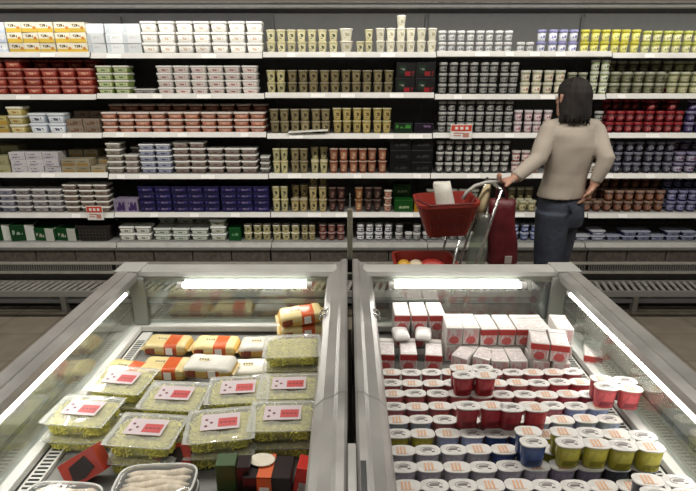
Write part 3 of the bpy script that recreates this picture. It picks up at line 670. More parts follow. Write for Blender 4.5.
trays = [  # px, py of the top centre, tier, yaw, pitch, label
    (82, 406, 2, -6, 0, 'uppermost pasta tray of the pile at left, under glaring clear film'),
    (92, 428, 1, -5, 0, 'second pasta tray under the leftmost glaring tray'),
    (118, 386, 2, -8, 3, 'glaring pasta tray behind the leftmost pile, beside the cooler glass'),
    (175, 391, 2, -4, 2, 'pasta tray with red label, second row from front, left centre'),
    (158, 427, 2, -6, 0, 'pasta tray with lilac and red label, front row second from left'),
    (227, 420, 2, 9, 0, 'pasta tray turned askew with red label, front row centre'),
    (294, 408, 2, 2, 0, 'uppermost pasta tray beside the centre rail, faded red label'),
    (236, 386, 2, 5, 2, 'pasta tray with pale violet label, middle of second row'),
    (296, 356, 3, 3, 6, 'high pasta tray with blank film below the upper ravioli packs'),
    (291, 379, 2, 2, 0, 'pasta tray directly under the high blank-film tray'),
]
proto = None
GT = 'fresh pasta trays in the left cooler'
for (x, y, tier, yaw, pit, lb, under) in [
    (-.757, 1.245, 2, -6, 0, 'uppermost pasta tray of the pile at left, under glaring clear film', ['second pasta tray under the leftmost glaring tray']),
    (-.712, 1.402, 2, -8, 2, 'glaring pasta tray behind the leftmost pile, beside the cooler glass', ['lower pasta tray beneath the glaring second-row tray at left']),
    (-.518, 1.318, 2, -4, 2, 'pasta tray with red label, second row from front, left centre', ['lower pasta tray beneath the red-labelled second-row tray']),
    (-.545, 1.160, 2, -5, 0, 'pasta tray with lilac and red label, front row second from left', ['lower pasta tray beneath the second front-row pile from left']),
    (-.350, 1.185, 2, 8, 2, 'pasta tray turned askew with red label, front row centre', ['lower pasta tray beneath the askew tray in front row']),
    (-.184, 1.222, 2, 2, 0, 'uppermost pasta tray beside the centre rail, faded red label', ['lower pasta tray beneath the rail-side front pile']),
    (-.335, 1.350, 2, 5, 2, 'pasta tray with pale violet label, middle of second row', ['lower pasta tray beneath the violet-labelled tray']),
    (-.186, 1.520, 3, 3, 3, 'high pasta tray with blank film below the upper ravioli packs', ['middle pasta tray under the high blank-film tray', 'lowest pasta tray under the high blank-film tray']),
    (-.182, 1.368, 2, 2, 0, 'pasta tray directly in front of the high blank-film tray', ['lowest pasta tray of the pile before the high tray'])]:
    z = ZT + (tier - 1) * HTT
    args = ((x, y, z), (R(pit), 0, R(yaw)), lb, 'pasta tray', GT)
    if proto is None: proto = pasta_tray_proto(lb, 'pasta tray', args[0], args[1], GT)
    else: copy_tree(proto, *args, skip='paper_label' if 'blank' in lb and tier == 3 else None)
    for k_, ul in enumerate(under):
        copy_tree(proto, (x + random.uniform(-.004, .004), y - .004, z - (k_ + 1) * HTT), (0, 0, R(yaw * .6)), ul, 'pasta tray', GT)

# ravioli packs: pillow pouches with printed sleeve
def ravioli_proto(white, name_label, loc, rot):
    t = thing('ravioli_pack', name_label, 'ravioli pack', loc, rot, 'ravioli packs at the back of the left cooler'); Lh, D, Hh = .086, .047, .050
    body = print_mat('ravioli wrap' + str(white), (.66, .42, .10), [((.70, .58, .28), .05, .95, .45, 1, 0), ((.30, .05, .02), .07, .24, .1, .62, 0), ((.58, .10, .02), .50, .78, 0, 1, 0)] if not white else
                     [((.80, .78, .70), .0, 1, .62, 1, 0), ((.58, .12, .03), .52, .76, 0, .7, 0), ((.30, .08, .03), .07, .24, .1, .6, 0)], .3)  # white upper band is glare on the film, painted into the wrap colour
    secs = []
    for i in range(17):
        u = -1 + 2 * i / 16; e = (1 - abs(u) ** 11) ** .5 if abs(u) < 1 else 0
        e = max(e, .12); sec = []
        for k in range(16):
            a = 2 * PI * (k + .5) / 16; c, q = math.cos(a), math.sin(a)
            wob = 1 + .05 * math.sin(u * 9 + k)
            sec.append((u * Lh, D * (.75 + .25 * e) * math.copysign(abs(c) ** .4, c), Hh / 2 + Hh / 2 * e * wob * math.copysign(abs(q) ** .4, q)))
        secs.append(sec)
    MB().loft(secs).build('pouch', body, t)
    MB().box(-.062, -.036, -D - .0008, -D + .010, .010, .034, bev=.0003).build('serving_picture', mat('brown serving picture', (.20, .045, .02), .4, noise=.4, nscale=90), t)
    MB().box(.008, .034, -D - .0032, -D - .0015, .010, .038, bev=.0003).build('price_label', mat('white sticker', (.82, .8, .78), .4), t)
    m = MB()
    m.rings([(1, Hh + .0012), (.98, Hh + .002)], 14, sx=.020, sy=.011, cx=-.02); m.build('logo_ring', mat('yellow white logo', (.74, .66, .40), .4), t)
    m = MB()
    for k in range(4): m.box(-.036 + k * .009, -.031 + k * .009, -.004, .005, Hh + .0022, Hh + .0030)
    m.build('logo_lettering', mat('logo dark', (.10, .06, .03), .4), t)
    m = MB()
    for s in (-1, 1):
        n = 9
        for k in range(n): m.quad([(s * (Lh - .002), -D * .75 + k * D * 1.5 / n, Hh * .46), (s * (Lh + .010), -D * .8 + k * D * 1.6 / n, Hh * (.42 + .06 * (k % 2))), (s * (Lh + .010), -D * .8 + (k + 1) * D * 1.6 / n, Hh * (.42 + .06 * ((k + 1) % 2))), (s * (Lh - .002), -D * .75 + (k + 1) * D * 1.5 / n, Hh * .46)])
    m.build('crimped_end', mat('ravioli crimp', (.62, .50, .25), .3), t)
    return t
packs = [  # px, py (top centre), tier, yaw, roll, film glare painted white?, label
    (168, 339, 1, -4, 0, 0, 'orange-yellow ravioli pack at the back left corner beside the post'),
    (216, 340, 1, -3, 0, 0, 'orange ravioli pack with white sticker, middle of back row'),
    (262, 341, 1, 2, 0, 1, 'ravioli pack with painted film glare in the back row beside the high tray'),
    (302, 322, 2, 8, 0, 0, 'lower of two tilted ravioli packs by the centre rail'),
    (301, 309, 3, 12, 0, 0, 'uppermost tilted ravioli pack by the centre rail'),
    (166, 362, 1, -3, 0, 0, 'yellow ravioli pack in the second row at left'),
    (210, 360, 1.6, -6, 0, 1, 'ravioli pack with painted film glare and orange strap, second row centre'),
    (254, 364, 1, 4, 0, 1, 'crumpled ravioli pack with painted film glare in the second row near the high tray'),
    (128, 366, 1, -12, 0, 0, 'yellow ravioli pack half hidden beside the left glass'),
]
pr = {}
HP = .056
for (px, py, tier, yaw, roll, wh, lb) in packs:
    z = ZT + (tier - 1) * HP; x, y = tp(px, py, z + .05); y = min(y, 1.82)
    loc, rot = (x, y, z), (0, R(-4 if tier == 3 else (-2 if tier == 2 else 0)), R(yaw))
    if wh not in pr: pr[wh] = ravioli_proto(wh, lb, loc, rot)
    else: copy_tree(pr[wh], loc, rot, lb, 'ravioli pack', 'ravioli packs at the back of the left cooler')
for (x, y, z, yaw, lb) in ((-.165, 1.78, ZT, 3, 'bottom ravioli pack carrying the two tilted ones by the rail'), (-.44, 1.62, ZT, 0, 'lower ravioli pack beneath the painted-glare strap pack')):
    pass
# carriers
v = [p for p in packs if p[6].startswith('lower of two')][0]; x, y = tp(v[0], v[1], ZT + HP + .05); y = min(y, 1.82)
copy_tree(pr[0], (x, y, ZT), (0, 0, R(5)), 'bottom ravioli pack carrying the two tilted ones by the rail', 'ravioli pack', 'ravioli packs at the back of the left cooler')
# front row oddments ------------------------------------------------
RB = mat('red pack board', (.36, .03, .015), .35); BB = mat('black pack board', (.02, .012, .012), .3); GB = mat('green pack board', (.035, .075, .02), .5)
# red-black wedge sandwich carton leaning on the pasta pile
def wedge(loc, rot, label):
    t = thing('snack_carton', label, 'carton', loc, rot)
    L_, H_, D_ = .10, .07, .05
    MB().loft([[(-L_ / 2, -D_ / 2, 0), (L_ / 2, -D_ / 2, 0), (L_ / 2, -D_ / 2, H_), (-L_ / 2, -D_ / 2, H_)], [(-L_ / 2, D_ / 2, 0), (L_ / 2, D_ / 2, 0), (L_ / 2, D_ / 2, H_), (-L_ / 2, D_ / 2, H_)]], smooth=False).build('carton', RB, t)
    f = MB().loft([[(-.030, -D_ / 2 - .001, .014), (.0, -D_ / 2 - .001, .008), (.034, -D_ / 2 - .001, .022), (.022, -D_ / 2 - .001, .060), (-.026, -D_ / 2 - .001, .052)], [(-.030, -D_ / 2 - .002, .014), (.0, -D_ / 2 - .002, .008), (.034, -D_ / 2 - .002, .022), (.022, -D_ / 2 - .002, .060), (-.026, -D_ / 2 - .002, .052)]], smooth=False)
    f.build('picture_print', BB, t)
    MB().box(-L_ / 2 + .006, L_ / 2 - .006, -D_ / 2 + .004, D_ / 2 - .004, H_ + .0003, H_ + .001).build('flap', mat('kraft flap', (.36, .31, .24), .5), t)
    return t
v = atz(86, 460, .665)
wedge((v.x, v.y + .01, .600), (R(-28), R(-28), R(14)), 'red and black snack carton tilted against the left pasta pile')
v = atz(165, 462, .64)
wedge((v.x + .015, v.y + .01, .592), (R(-62), R(-8), R(8)), 'red and black snack carton lying below the second pasta pile')
# sausage roll trays: white flanged tray with rolled items
def roll_tray(loc, rot, label, n=5):
    t = thing('roll_tray', label, 'tray', loc, rot, 'trays of pale rolls at the near edge of the left cooler')
    b = MB(); b.rings([(.9, 0), (.95, .012), (1.0, .022), (1.03, .023), (1.03, .025), (.99, .024), (.93, .012), (.88, .003)], 28, sx=.095, sy=.055, pw=4, cap=True)
    b.build('tray', mat('black white tray', (.10, .095, .09), .3), t)
    for i in range(n):
        y = -.036 + i * .072 / (n - 1)
        m = MB(); pts_ = [(-.08 + .16 * k / 8, y + .003 * math.sin(k * 1.3 + i), .020 + .003 * math.sin(k * .9 + i * 2)) for k in range(9)]
        m.tube(pts_, [.003] + [.0105] * 7 + [.003], 9); m.build('roll', mat('pale roll', (.80, .70, .55), .35, noise=.25, nscale=60), t)
    b = MB(); b.tube([(.095 * math.copysign(abs(math.cos(a)) ** .5, math.cos(a)), .055 * math.copysign(abs(math.sin(a)) ** .5, math.sin(a)), .033) for a in [2 * PI * k / 32 for k in range(33)]], .0034, 6, cap=False)
    b.build('film_edge', film_mat('white film edge', (1, 1, 1), .6, .12), t)
    MB().rings([(1, .0335), (.98, .036), (.8, .0375)], 28, sx=.094, sy=.054, pw=4).build('film', film_mat('roll film', (1, 1, 1), .06, .12), t)
    return t
v = atz(155, 478, .665); rt = roll_tray((v.x, v.y, ZT + .037), (0, 0, R(3)), 'black tray of pale rolls under film, near edge, centre left')
v = atz(152, 489, .62)
v2 = atz(58, 490, .63); copy_tree(rt, (v2.x + .01, v2.y - .02, ZT), (0, 0, R(-4)), 'black tray of pale rolls at the bottom left corner', 'tray', 'trays of pale rolls at the near edge of the left cooler')
v3 = atz(155, 478, .665); copy_tree(rt, (v3.x, v3.y, ZT), (0, 0, R(1)), 'lower tray of pale rolls beneath the near centre-left one', 'tray', 'trays of pale rolls at the near edge of the left cooler')
# green and black pack, red and black pack, red white bowl
def band_box(name, label, loc, rot, sx, sy, sz, mats_, cat):
    t = thing(name, label, cat, loc, rot)
    MB().box(-sx / 2, sx / 2, -sy / 2, sy / 2, 0, sz, bev=.003).build('carton', mats_[0], t)
    return t
v = atz(228, 452, .69)
t = band_box('meal_carton', 'dark green and black meal carton standing before the askew pasta tray', (v.x, v.y - .02, ZT), (0, 0, R(2)), .050, .045, .098, (GB,), 'carton')
MB().box(.026, .060, -.023, .022, 0, .092, bev=.002).build('black_half', BB, t)
v = atz(270, 457, .67)
t = band_box('meal_carton', 'black meal carton with orange-red sleeve and white sticker near centre rail', (v.x, v.y - .02, ZT), (0, 0, R(-2)), .12, .08, .072, (BB,), 'carton')
MB().box(-.024, .012, -.0425, .0425, .0715, .0735).box(-.024, .012, -.0425, -.0405, -.0, .0735).build('sleeve', mat('orange red sleeve', (.66, .12, .03), .4), t)
MB().box(-.018, .006, -.0445, -.0428, .012, .045).build('sticker', mat('white sticker', (.82, .8, .78), .4), t)
MB().rings([(.030, .0738), (.034, .079), (.030, .079), (.022, .0745)], 20, cx=-.020, cy=.015, sy=.7).build('bowl_rim', mat('pale bowl rim', (.72, .68, .55), .4), t)
v = atz(318, 462, .67)
t = band_box('meal_carton', 'glossy red meal carton leaning beside the centre rail', (v.x - .02, v.y - .01, ZT + .012), (R(-8), R(10), R(-6)), .085, .06, .068, (mat('glossy red', (.60, .03, .02), .2),), 'carton')
MB().box(-.03, .03, -.032, -.0305, .004, .03, bev=.0003).build('clear_window', film_mat('clear window', (.8, .8, .8), .2, .12), t)
v = atz(230, 489, .64)
t = band_box('ham_pack', 'flat red and yellow pack at the near edge beside the green carton', (v.x + .0, v.y - .03, ZT), (0, 0, R(3)), .13, .06, .03, (mat('yellow tan pack', (.55, .40, .18), .4),), 'pack')
MB().box(-.055, .065, -.02, .031, .0302, .033, bev=.0005).build('red_flap', mat('glossy red', (.60, .03, .02), .2), t)

# ------------------------------------------------------------------ right chest: cream cartons and yoghurt packs
CW, CD, CH = .064, .118, .068
def carton_proto(label, loc, rot):
    t = thing('cream_carton', label, 'carton', loc, rot, 'white and red cartons at the back of the right cooler')
    body = print_mat('cream carton print', (.64, .61, .58), [((.60, .36, .36), .08, .92, .1, .9, 5), ((.55, .10, .10), .2, .8, .05, .50, -1)], .4)
    MB().box(-CW / 2 + .0025, CW / 2 - .0025, -CD / 2, CD / 2, 0, CH, bev=.003).build('carton', body, t)
    MB().box(-CW / 2 + .002, CW / 2 - .002, -CD / 2 - .0012, -CD / 2 + .012, CH * .62, CH - .004, bev=.0008).build('red_band', mat('carton red', (.45, .035, .03), .35), t)
    m = MB().box(-CW * .38, CW * .38, -CD * .42, CD * .1, CH + .0002, CH + .0008); m.build('top_print', print_mat('top print', (.66, .60, .60), [((.50, .25, .27), 0, 1, -1, 2, 0)], .4) if False else mat('pale grey pink print', (.62, .57, .56), .4, noise=.25, nscale=90), t)
    MB().box(-CW * .42, CW * .42, CD * .22, CD * .26, CH + .0002, CH + .0012).build('fold_seam', mat('carton seam', (.36, .35, .34), .4), t)
    return t
cart = []   # px, py of front top edge centre, tier, yaw, label
for i, w_ in enumerate(('left', 'middle', 'right')):
    cart.append((402 + i * 17.5, 313, 2, 0, '%s of three raised white cartons with red bands near the centre rail' % w_))
for i, (px, py, yaw) in enumerate(((455, 328, -2), (472, 328, 0), (490, 329, 1), (508, 329, 0), (526, 329, -1), (543, 329, 2))):
    cart.append((px, py, 2, yaw, 'white carton in the long back row, %s from the raised trio' % ORD[i]))
for i, (px, py, yaw) in enumerate(((386, 354, -4), (409, 354, -3), (434, 355, -8))):
    cart.append((px, py, 1, yaw, '%s grey-topped carton with red front before the white jumble' % ('leftmost', 'middle', 'rightmost')[i]))
for i, (px, py, yaw) in enumerate(((459, 357, -35), (481, 358, -30))):
    cart.append((px, py, 1, yaw, '%s greyish carton turned askew before the long back row' % ('left', 'right')[i]))
for i, (px, py, yaw) in enumerate(((501, 361, -3), (520, 361, 0), (541, 343, -12), (561, 345, -14), (594, 356, -22))):
    cart.append((px, py, 1 if i in (0, 1, 4) else 2, yaw, ('pink-printed carton beside the askew pair', 'pink-printed carton second from the askew pair', 'carton with red front, middle of the right group', 'turned carton with bright red front at right', 'white carton with red front lying alone beside the right glass')[i]))
cart.append((566, 329, 2, -6, 'white carton at the right end of the long back row'))
cp = None; placed = []
for (px, py, tier, yaw, lb) in cart:
    z = ZT + (tier - 1) * (CH + .002); x, y = tp(px, py, z + CH)
    a = R(yaw); cxx = x - math.sin(a) * CD / 2; cyy = min(y + math.cos(a) * CD / 2, 1.832)
    if cp is None: cp = carton_proto(lb, (cxx, cyy, z), (0, 0, a))
    else: copy_tree(cp, (cxx, cyy, z), (0, 0, a), lb, 'carton', 'white and red cartons at the back of the right cooler',
                    skip='red_band' if any(q_ in lb for q_ in ('row, first', 'row, second', 'row, sixth', 'right end', 'greyish', 'pink-printed', 'alone')) and 'alone' not in lb else None)
    placed.append((cxx, cyy, z, lb))
for (x, y, z, lb) in placed:
    for kk in range(int(round((z - ZT) / (CH + .002)))):
        z = z - CH - .002
        copy_tree(cp, (x, y, z), (0, 0, 0), ('carton ' if kk == 0 else 'bottom carton ') + 'under the ' + lb.replace(' cartons', '').replace(' with red bands', '').replace('white carton in', 'one in').replace(', middle of the right group', ' in right group'), 'carton', 'white and red cartons at the back of the right cooler', skip='red_band')

for i, (px, yaw) in enumerate(((401, 6), (424, -9))):
    zt = ZT + CH + .001; x = at(px, 332, 1.71).x; m = MB(); R_ = []
    for k in range(9):
        u = -1 + k / 4; e = max(.12, (1 - abs(u) ** 5) ** .5 if abs(u) < 1 else .12)
        R_.append([(.030 * (.8 + .2 * e) * math.copysign(abs(math.cos(a)) ** .7, math.cos(a)), u * .043, .016 + .016 * e * math.copysign(abs(math.sin(a)) ** .7, math.sin(a)) * (1 + .08 * math.sin(k * 2 + 3 * a))) for a in [2 * PI * (q_ + .5) / 16 for q_ in range(16)]])
    o = m.loft(R_).build('white_pouch', mat('white pouch film', (.70, .69, .67), .3, bump=.3, bscale=30), None, (x, 1.722, zt)); o.rotation_euler = (0, 0, R(yaw))
    tag(o, '%s crumpled white pouch lying behind the grey-topped cartons' % ('left', 'right')[i], 'pouch')
# yoghurt multipacks
CUPW, CUPD, CUPH = .0675, .041, .066
def cup_mesh(key, col):
    hi = tint(col, 1.25)
    m = print_mat('pot print ' + key, col, [(tint(col, .55), .1, .9, .1, .35, 3), (hi, .15, .85, .4, .85, 2)], .25)
    b = MB(); b.rings([(.78, 0), (.82, .004), (.92, CUPH - .008), (.93, CUPH - .004)], 18, sx=CUPW / 2, sy=CUPD / 2, pw=2.6); return b.mesh('pot', m)
LIDM = mat('white foil lid', (.60, .585, .56), .28, noise=.06, nscale=40)
lb_ = MB(); lb_.rings([(.97, CUPH - .004), (1.02, CUPH - .003), (1.03, CUPH - .001), (.97, CUPH)], 20, sx=CUPW / 2, sy=CUPD / 2, pw=2.8); LID_ME = lb_.mesh('foil_lid', LIDM)
PR1 = mat('orange lid print', (.60, .34, .20), .4); PR2 = mat('black lid print', (.13, .11, .11), .4)
m = MB()
for k in range(3): m.box(-.014 + k * .009, -.009 + k * .009, -.012, .012, CUPH + .0002, CUPH + .0007)
m.box(-.016, .016, -.0145, -.013, CUPH + .0002, CUPH + .0007); PRA = m.mesh('lid_print', PR1)
m = MB(); m.tube([(.019 * math.cos(a), .0095 * math.sin(a), CUPH + .0004) for a in [2 * PI * k / 20 for k in range(15)]], .0006, 4, cap=False)
m.box(-.013, .011, -.003, .002, CUPH + .0002, CUPH + .0007).box(-.008, .014, .004, .0055, CUPH + .0002, CUPH + .0007).box(.010, .018, -.009, -.005, CUPH + .0002, CUPH + .0007)
PRB = m.mesh('lid_print', PR2)
CMESH = {k: cup_mesh(k, c) for k, c in {
    'violet': (.33, .29, .38), 'greyviolet': (.48, .45, .50), 'blue': (.38, .44, .66), 'navy': (.05, .09, .24), 'yellow': (.42, .38, .05), 'red': (.34, .02, .03), 'pink': (.60, .10, .12), 'rose': (.52, .17, .17), 'dark': (.10, .10, .12)}.items()}
def pack(col, nx, ny, loc, yaw, label, alt=0):
    t = thing('yoghurt_multipack', label, 'yoghurt pack', loc, (0, 0, yaw), 'yoghurt multipacks in the right cooler')
    for j in range(ny):
        for i in range(nx):
            x = (i - (nx - 1) / 2) * CUPW; y = (j - (ny - 1) / 2) * CUPD
            c = bpy.data.objects.new('pot', CMESH[col]); COL.objects.link(c); c.parent = t; c.location = (x, y, 0)
            l = bpy.data.objects.new('foil_lid', LID_ME); COL.objects.link(l); l.parent = c
            p_ = bpy.data.objects.new('lid_print', PRA if (i + alt + j) % 2 else PRB); COL.objects.link(p_); p_.parent = c
    m = MB()
    if nx > 1:
        for i in range(nx - 1): m.box((i - (nx - 1) / 2 + .5) * CUPW - .006, (i - (nx - 1) / 2 + .5) * CUPW + .006, -ny * CUPD / 2 + .008, ny * CUPD / 2 - .008, CUPH - .003, CUPH - .0012)
        m.build('joining_strip', LIDM, t)
    return t
BW = {'violet': 'violet-grey', 'greyviolet': 'pale lilac', 'blue': 'light blue', 'navy': 'dark blue', 'yellow': 'yellow-green', 'red': 'deep red', 'pink': 'pink', 'rose': 'rosy red', 'dark': 'blackish'}
grid = [  # rows from the near edge to the far end, five twin packs each
    ['violet', 'violet', 'violet', 'violet', 'violet'],
    ['violet', 'greyviolet', 'violet', 'greyviolet', 'dark'],
    ['greyviolet', 'greyviolet', 'greyviolet', 'violet', 'dark'],
    ['greyviolet', 'greyviolet', 'navy', 'yellow', 'yellow'],
    ['yellow', 'blue', 'navy', 'yellow', 'yellow'],
    ['blue', 'rose', 'rose', 'blue', 'blue'],
    ['rose', 'rose', 'rose', 'rose', 'blue'],
    ['rose', 'rose', 'rose', 'rose', 'pink'],
    ['rose', 'rose', 'rose', 'rose', 'pink'],
    ['rose', 'rose', 'rose', 'rose', 'rose'],
]
RWRD = ['nearest', 'second', 'third', 'fourth', 'fifth', 'sixth', 'seventh', 'eighth', 'ninth', 'farthest']
xs0 = .106; PW = 2 * CUPW + .001
for j, row in enumerate(grid):
    yv = .935 + j * .0625
    for i, c in enumerate(row):
        x = xs0 + PW * (i + .5) + random.uniform(-.001, .001) + (.003 if j % 2 else 0)
        pack(c, 2, 1, (x, yv + random.uniform(-.0035, .0035), ZT), R(random.uniform(-2.2, 2.2)), '%s twin yoghurt pack, %s row from the near edge, %s' % (BW[c], RWRD[j], ('beside centre rail', 'second from centre rail', 'middle of row', 'second from glass', 'beside the glass')[i]), (i + j) % 2)
Z2 = ZT + CUPH + .0015
def raised(px, py, col, nx, ny, yaw, label, tiers=1):
    for k in range(tiers):
        z = Z2 + k * (CUPH + .0015); x, y = tp(px, py, Z2 + (tiers - 1) * (CUPH + .0015) + CUPH) # top centre
        pack(col, nx, ny, (x, y, z), R(yaw), label if k == tiers - 1 else label.replace('raised', 'lower'), k)
raised(473, 371, 'red', 2, 2, 0, 'raised deep red four-pot pack standing among the rosy packs')
raised(480, 405, 'red', 2, 1, 0, 'raised deep red twin pack, left one of the middle pair')
raised(524, 407, 'red', 2, 1, 0, 'raised deep red twin pack, right one of the middle pair')
raised(616, 383, 'pink', 2, 2, -8, 'raised glossy pink four-pot pack beside the right glass')
raised(580, 437, 'yellow', 2, 2, -2, 'raised yellow-green four-pot pack, left one beside the blue pack')
raised(633, 440, 'yellow', 2, 2, -4, 'raised yellow-green four-pot pack, right one beside the glass')
raised(668, 487, 'dark', 2, 2, -4, 'raised blackish four-pot pack in the bottom right corner')
raised(531, 436, 'navy', 1, 2, 0, 'raised dark blue pot pair left of the yellow-green packs')

# ------------------------------------------------------------------ trolley with basket and bags
YT = 2.62
def TP(px, py, Y=YT): return at(px, py, Y)
trol = thing('basket_trolley', 'steel basket trolley the woman holds, behind the right cooler', 'trolley', (0, 0, 0))
m = MB()
hnd = [TP(463, 199), TP(467, 192), TP(475, 186), TP(486, 182.5), TP(500, 181.5), TP(514, 181)]
m.tube(hnd, .010, 10); m.build('handle', mat('grey handle grip', (.38, .37, .34), .35), trol)
fl = TP(500, 262).copy()
for dy in (-.14, .14):
    top = TP(494, 184, YT) + Vector((0, dy, 0)); bot = TP(468, 262, YT) + Vector((0, dy, 0))
    bot2 = Vector((bot.x - .09, bot.y, .12))
    MB().tube([top, top + (bot - top) * .5, bot, bot2], .008, 8).build('frame_tube', ALU_S, trol)
    a2 = TP(460, 205) + Vector((0, dy, 0)); b2 = Vector((a2.x - .04, a2.y, .85)); 
    MB().tube([TP(454, 232) + Vector((0, dy, 0)), TP(447, 262) + Vector((0, dy, 0)), Vector((TP(447, 262).x - .02, YT + dy, .12))], .007, 8).build('frame_tube', ALU_S, trol)
m = MB()
for x in (TP(447, 262).x, TP(480, 262).x):
    for dy in (-.14, .14): m.tube([(x, YT + dy - .01, .05), (x, YT + dy + .01, .05)], .05, 14)
m.build('wheel', BLACK, trol)
bx0, bx1 = TP(447, 262).x - .06, TP(490, 262).x
MB().tube([(bx0, YT - .14, .12), (bx1, YT - .14, .12), (bx1, YT + .14, .12), (bx0, YT + .14, .12), (bx0, YT - .14, .12)], .009, 8).build('base_frame', ALU_S, trol)
MB().tube([TP(494, 184) + Vector((0, -.14, 0)), TP(494, 184) + Vector((0, .14, 0))], .009, 8).build('crossbar', ALU_S, trol)
# upper basket
c0 = TP(447, 200, YT); zb = at(447, 237, YT - .1).z
bh = c0.z - zb + .01
bk_ = thing('shopping_basket', 'red plastic shopping basket on top of the trolley', 'basket', (c0.x, YT, zb), (0, R(-3), 0))
tapered_basket('basket_body', bk_, .300, .28, bh, REDP, .68)
m = MB()
for k in range(11):
    x = -.090 + k * .018; m.box(x - .002, x + .002, -.131, -.124, bh * .62, bh * .84)
    m.box(x - .002, x + .002, -.117, -.112, bh * .30, bh * .52)
m.build('basket_slots', mat('dark red slot', (.10, .012, .012), .5), bk_)
MB().tube([(-.15, -.02, bh + .002), (-.10, -.165, bh + .006), (.10, -.165, bh + .006), (.15, -.02, bh + .002)], .005, 8).build('basket_handle', mat('dark handle', (.12, .015, .015), .4), bk_)
# lower basket
v = TP(424, 252)
lowb = thing('shopping_basket', 'second red shopping basket low on the trolley, only its rim showing', 'basket', (v.x, YT - .02, at(430, 262, YT - .1).z - .195))
tapered_basket('basket_body', lowb, .32, .28, .18, REDP, .78)
def bag(name, pts_, label, mt, cat='bag', par=None):
    o = MB().tube(pts_[0], pts_[1], 16).build(name, mt); tag(o, label, cat); return o
# goods in the baskets
v = TP(441, 183); u = TP(448, 203)
mlk = bpy.data.objects.new('x', None)
gx = Vector((c0.x + .02, YT - .02, zb + .02))
top = TP(441.5, 182)
bag('paper_packet', ([gx, gx + (top - gx) * .4, gx + (top - gx) * .8, top - Vector((0, 0, .004)), top], [(.03, .048), (.032, .050), (.028, .047), (.022, .045), (.018, .040)]), 'greyish white packet sticking up out of the red basket', mat('greyish packet', (.62, .60, .53), .5, bump=.4, bscale=25))
v = TP(400, 257)
for (px, py, rr_, c_, nm, lb) in ((404, 262, .034, (.60, .34, .03), 'orange_fruit', 'orange-yellow item at the left end of the low basket'), (416, 262, .036, (.66, .55, .38), 'bread_roll', 'pale bread roll between orange item and red packet in low basket'), (432, 262, .045, (.40, .03, .02), 'red_packet', 'dark red packet in the low basket under the upper basket')):
    p = TP(px, py, YT - .04); mb_ = MB(); zc = p.z - rr_ * .6
    mb_.rings([(.2, -rr_), (.7, -rr_ * .8), (1, -.1 * rr_), (.9, rr_ * .45), (.5, rr_ * .85), (.1, rr_)], 16, sx=rr_ * (1.6 if nm == 'red_packet' else 1.1), sy=rr_, pw=2.3)
    o = mb_.build(nm, mat(nm, c_, .4, noise=.2, nscale=40), None, (p.x, p.y, zc)); tag(o, lb, {'orange_fruit': 'fruit', 'bread_roll': 'bread roll', 'red_packet': 'packet'}[nm])
# bags hanging from the handle
def sack(name, label, top, bot, wt, wb, d, mt, cat='bag', n=9):
    rr = random.Random(len(label)); top, bot = Vector(top), Vector(bot); R_ = []
    for i in range(n):
        u = i / (n - 1); p = bot.lerp(top, u); ww = wb + (wt - wb) * u ** 1.4; e = min(1, .55 + u * 4) if u < .2 else 1
        ring = []
        for k in range(20):
            a = 2 * PI * k / 20; wv = 1 + .07 * math.sin(3 * a + i) + rr.uniform(-.03, .03)
            ring.append((p.x + ww * e * wv * math.copysign(abs(math.cos(a)) ** .7, math.cos(a)), p.y + d * e * (1 - .6 * u) * math.sin(a) * wv, p.z))
        R_.append(ring)
    t = thing(name, label, cat, (0, 0, 0)); MB().loft(R_).build('sack', mt, t); return t
YR = YT + .0
rb = sack('carrier_bag', 'dark red carrier bag hanging from the trolley handle beside the woman', at(502, 199, YR - .02), at(501, 270, YR - .02), .066, .082, .07, mat('dark red carrier bag', (.10, .008, .012), .45, bump=.6, bscale=14, noise=.3, nscale=12))
for dx in (-.03, .03): MB().tube([at(502, 200, YR - .02) + Vector((dx, 0, -.005)), at(501, 190, YR - .01) + Vector((dx * .7, 0, 0)), at(500, 182, YR) + Vector((dx * .3, 0, .012))], .005, 6).build('strap', mat('dark red carrier bag', (0, 0, 0)), rb)
p = at(504, 255, YR - .02); MB().box(p.x - .018, p.x + .018, p.y - .079, p.y - .072, p.z - .02, p.z + .02).build('white_mark', mat('dim mark', (.35, .30, .28), .5), rb)
cb = sack('plastic_bag', 'thin greenish clear plastic bag hanging below the trolley handle', at(484, 214, YR - .05), at(474, 268, YR - .05), .03, .055, .045, film_mat('greenish bag film', (.62, .68, .58), .10, .2, .7))
yb_ = bag('paper_bag', ([at(480, 219, YR + .05), at(482, 205, YR + .05), at(486, 192, YR + .05), at(489, 184, YR + .05)], [(.028, .02), (.045, .03), (.040, .022), (.015, .010)]), 'pale yellow paper bag held at the trolley handle by the woman', mat('pale yellow bag', (.58, .48, .28), .5, bump=.5, bscale=20))

# ------------------------------------------------------------------ the woman
YW = 2.78
def remesh(o, vox, smooth=6):
    md = o.modifiers.new('r', 'REMESH'); md.mode = 'VOXEL'; md.voxel_size = vox; md.use_smooth_shade = True
    ms = o.modifiers.new('s', 'SMOOTH'); ms.iterations = smooth; ms.factor = .5
    dg_ = bpy.context.evaluated_depsgraph_get(); dg_.update(); ev = o.evaluated_get(dg_)
    me = bpy.data.meshes.new_from_object(ev); o.modifiers.clear(); old = o.data; o.data = me
    return o
def ell(c, rx, ry, n=20, tw=0.0):
    return [(c[0] + rx * math.cos(2 * PI * k / n) * math.cos(tw) - ry * math.sin(2 * PI * k / n) * math.sin(tw), c[1] + rx * math.cos(2 * PI * k / n) * math.sin(tw) + ry * math.sin(2 * PI * k / n) * math.cos(tw), c[2]) for k in range(n)]
XW = at(561, 200, YW).x
def P(px, py, dy=0): return at(px, py, YW + dy)
tw = R(18)                          # trunk turned a little towards the trolley
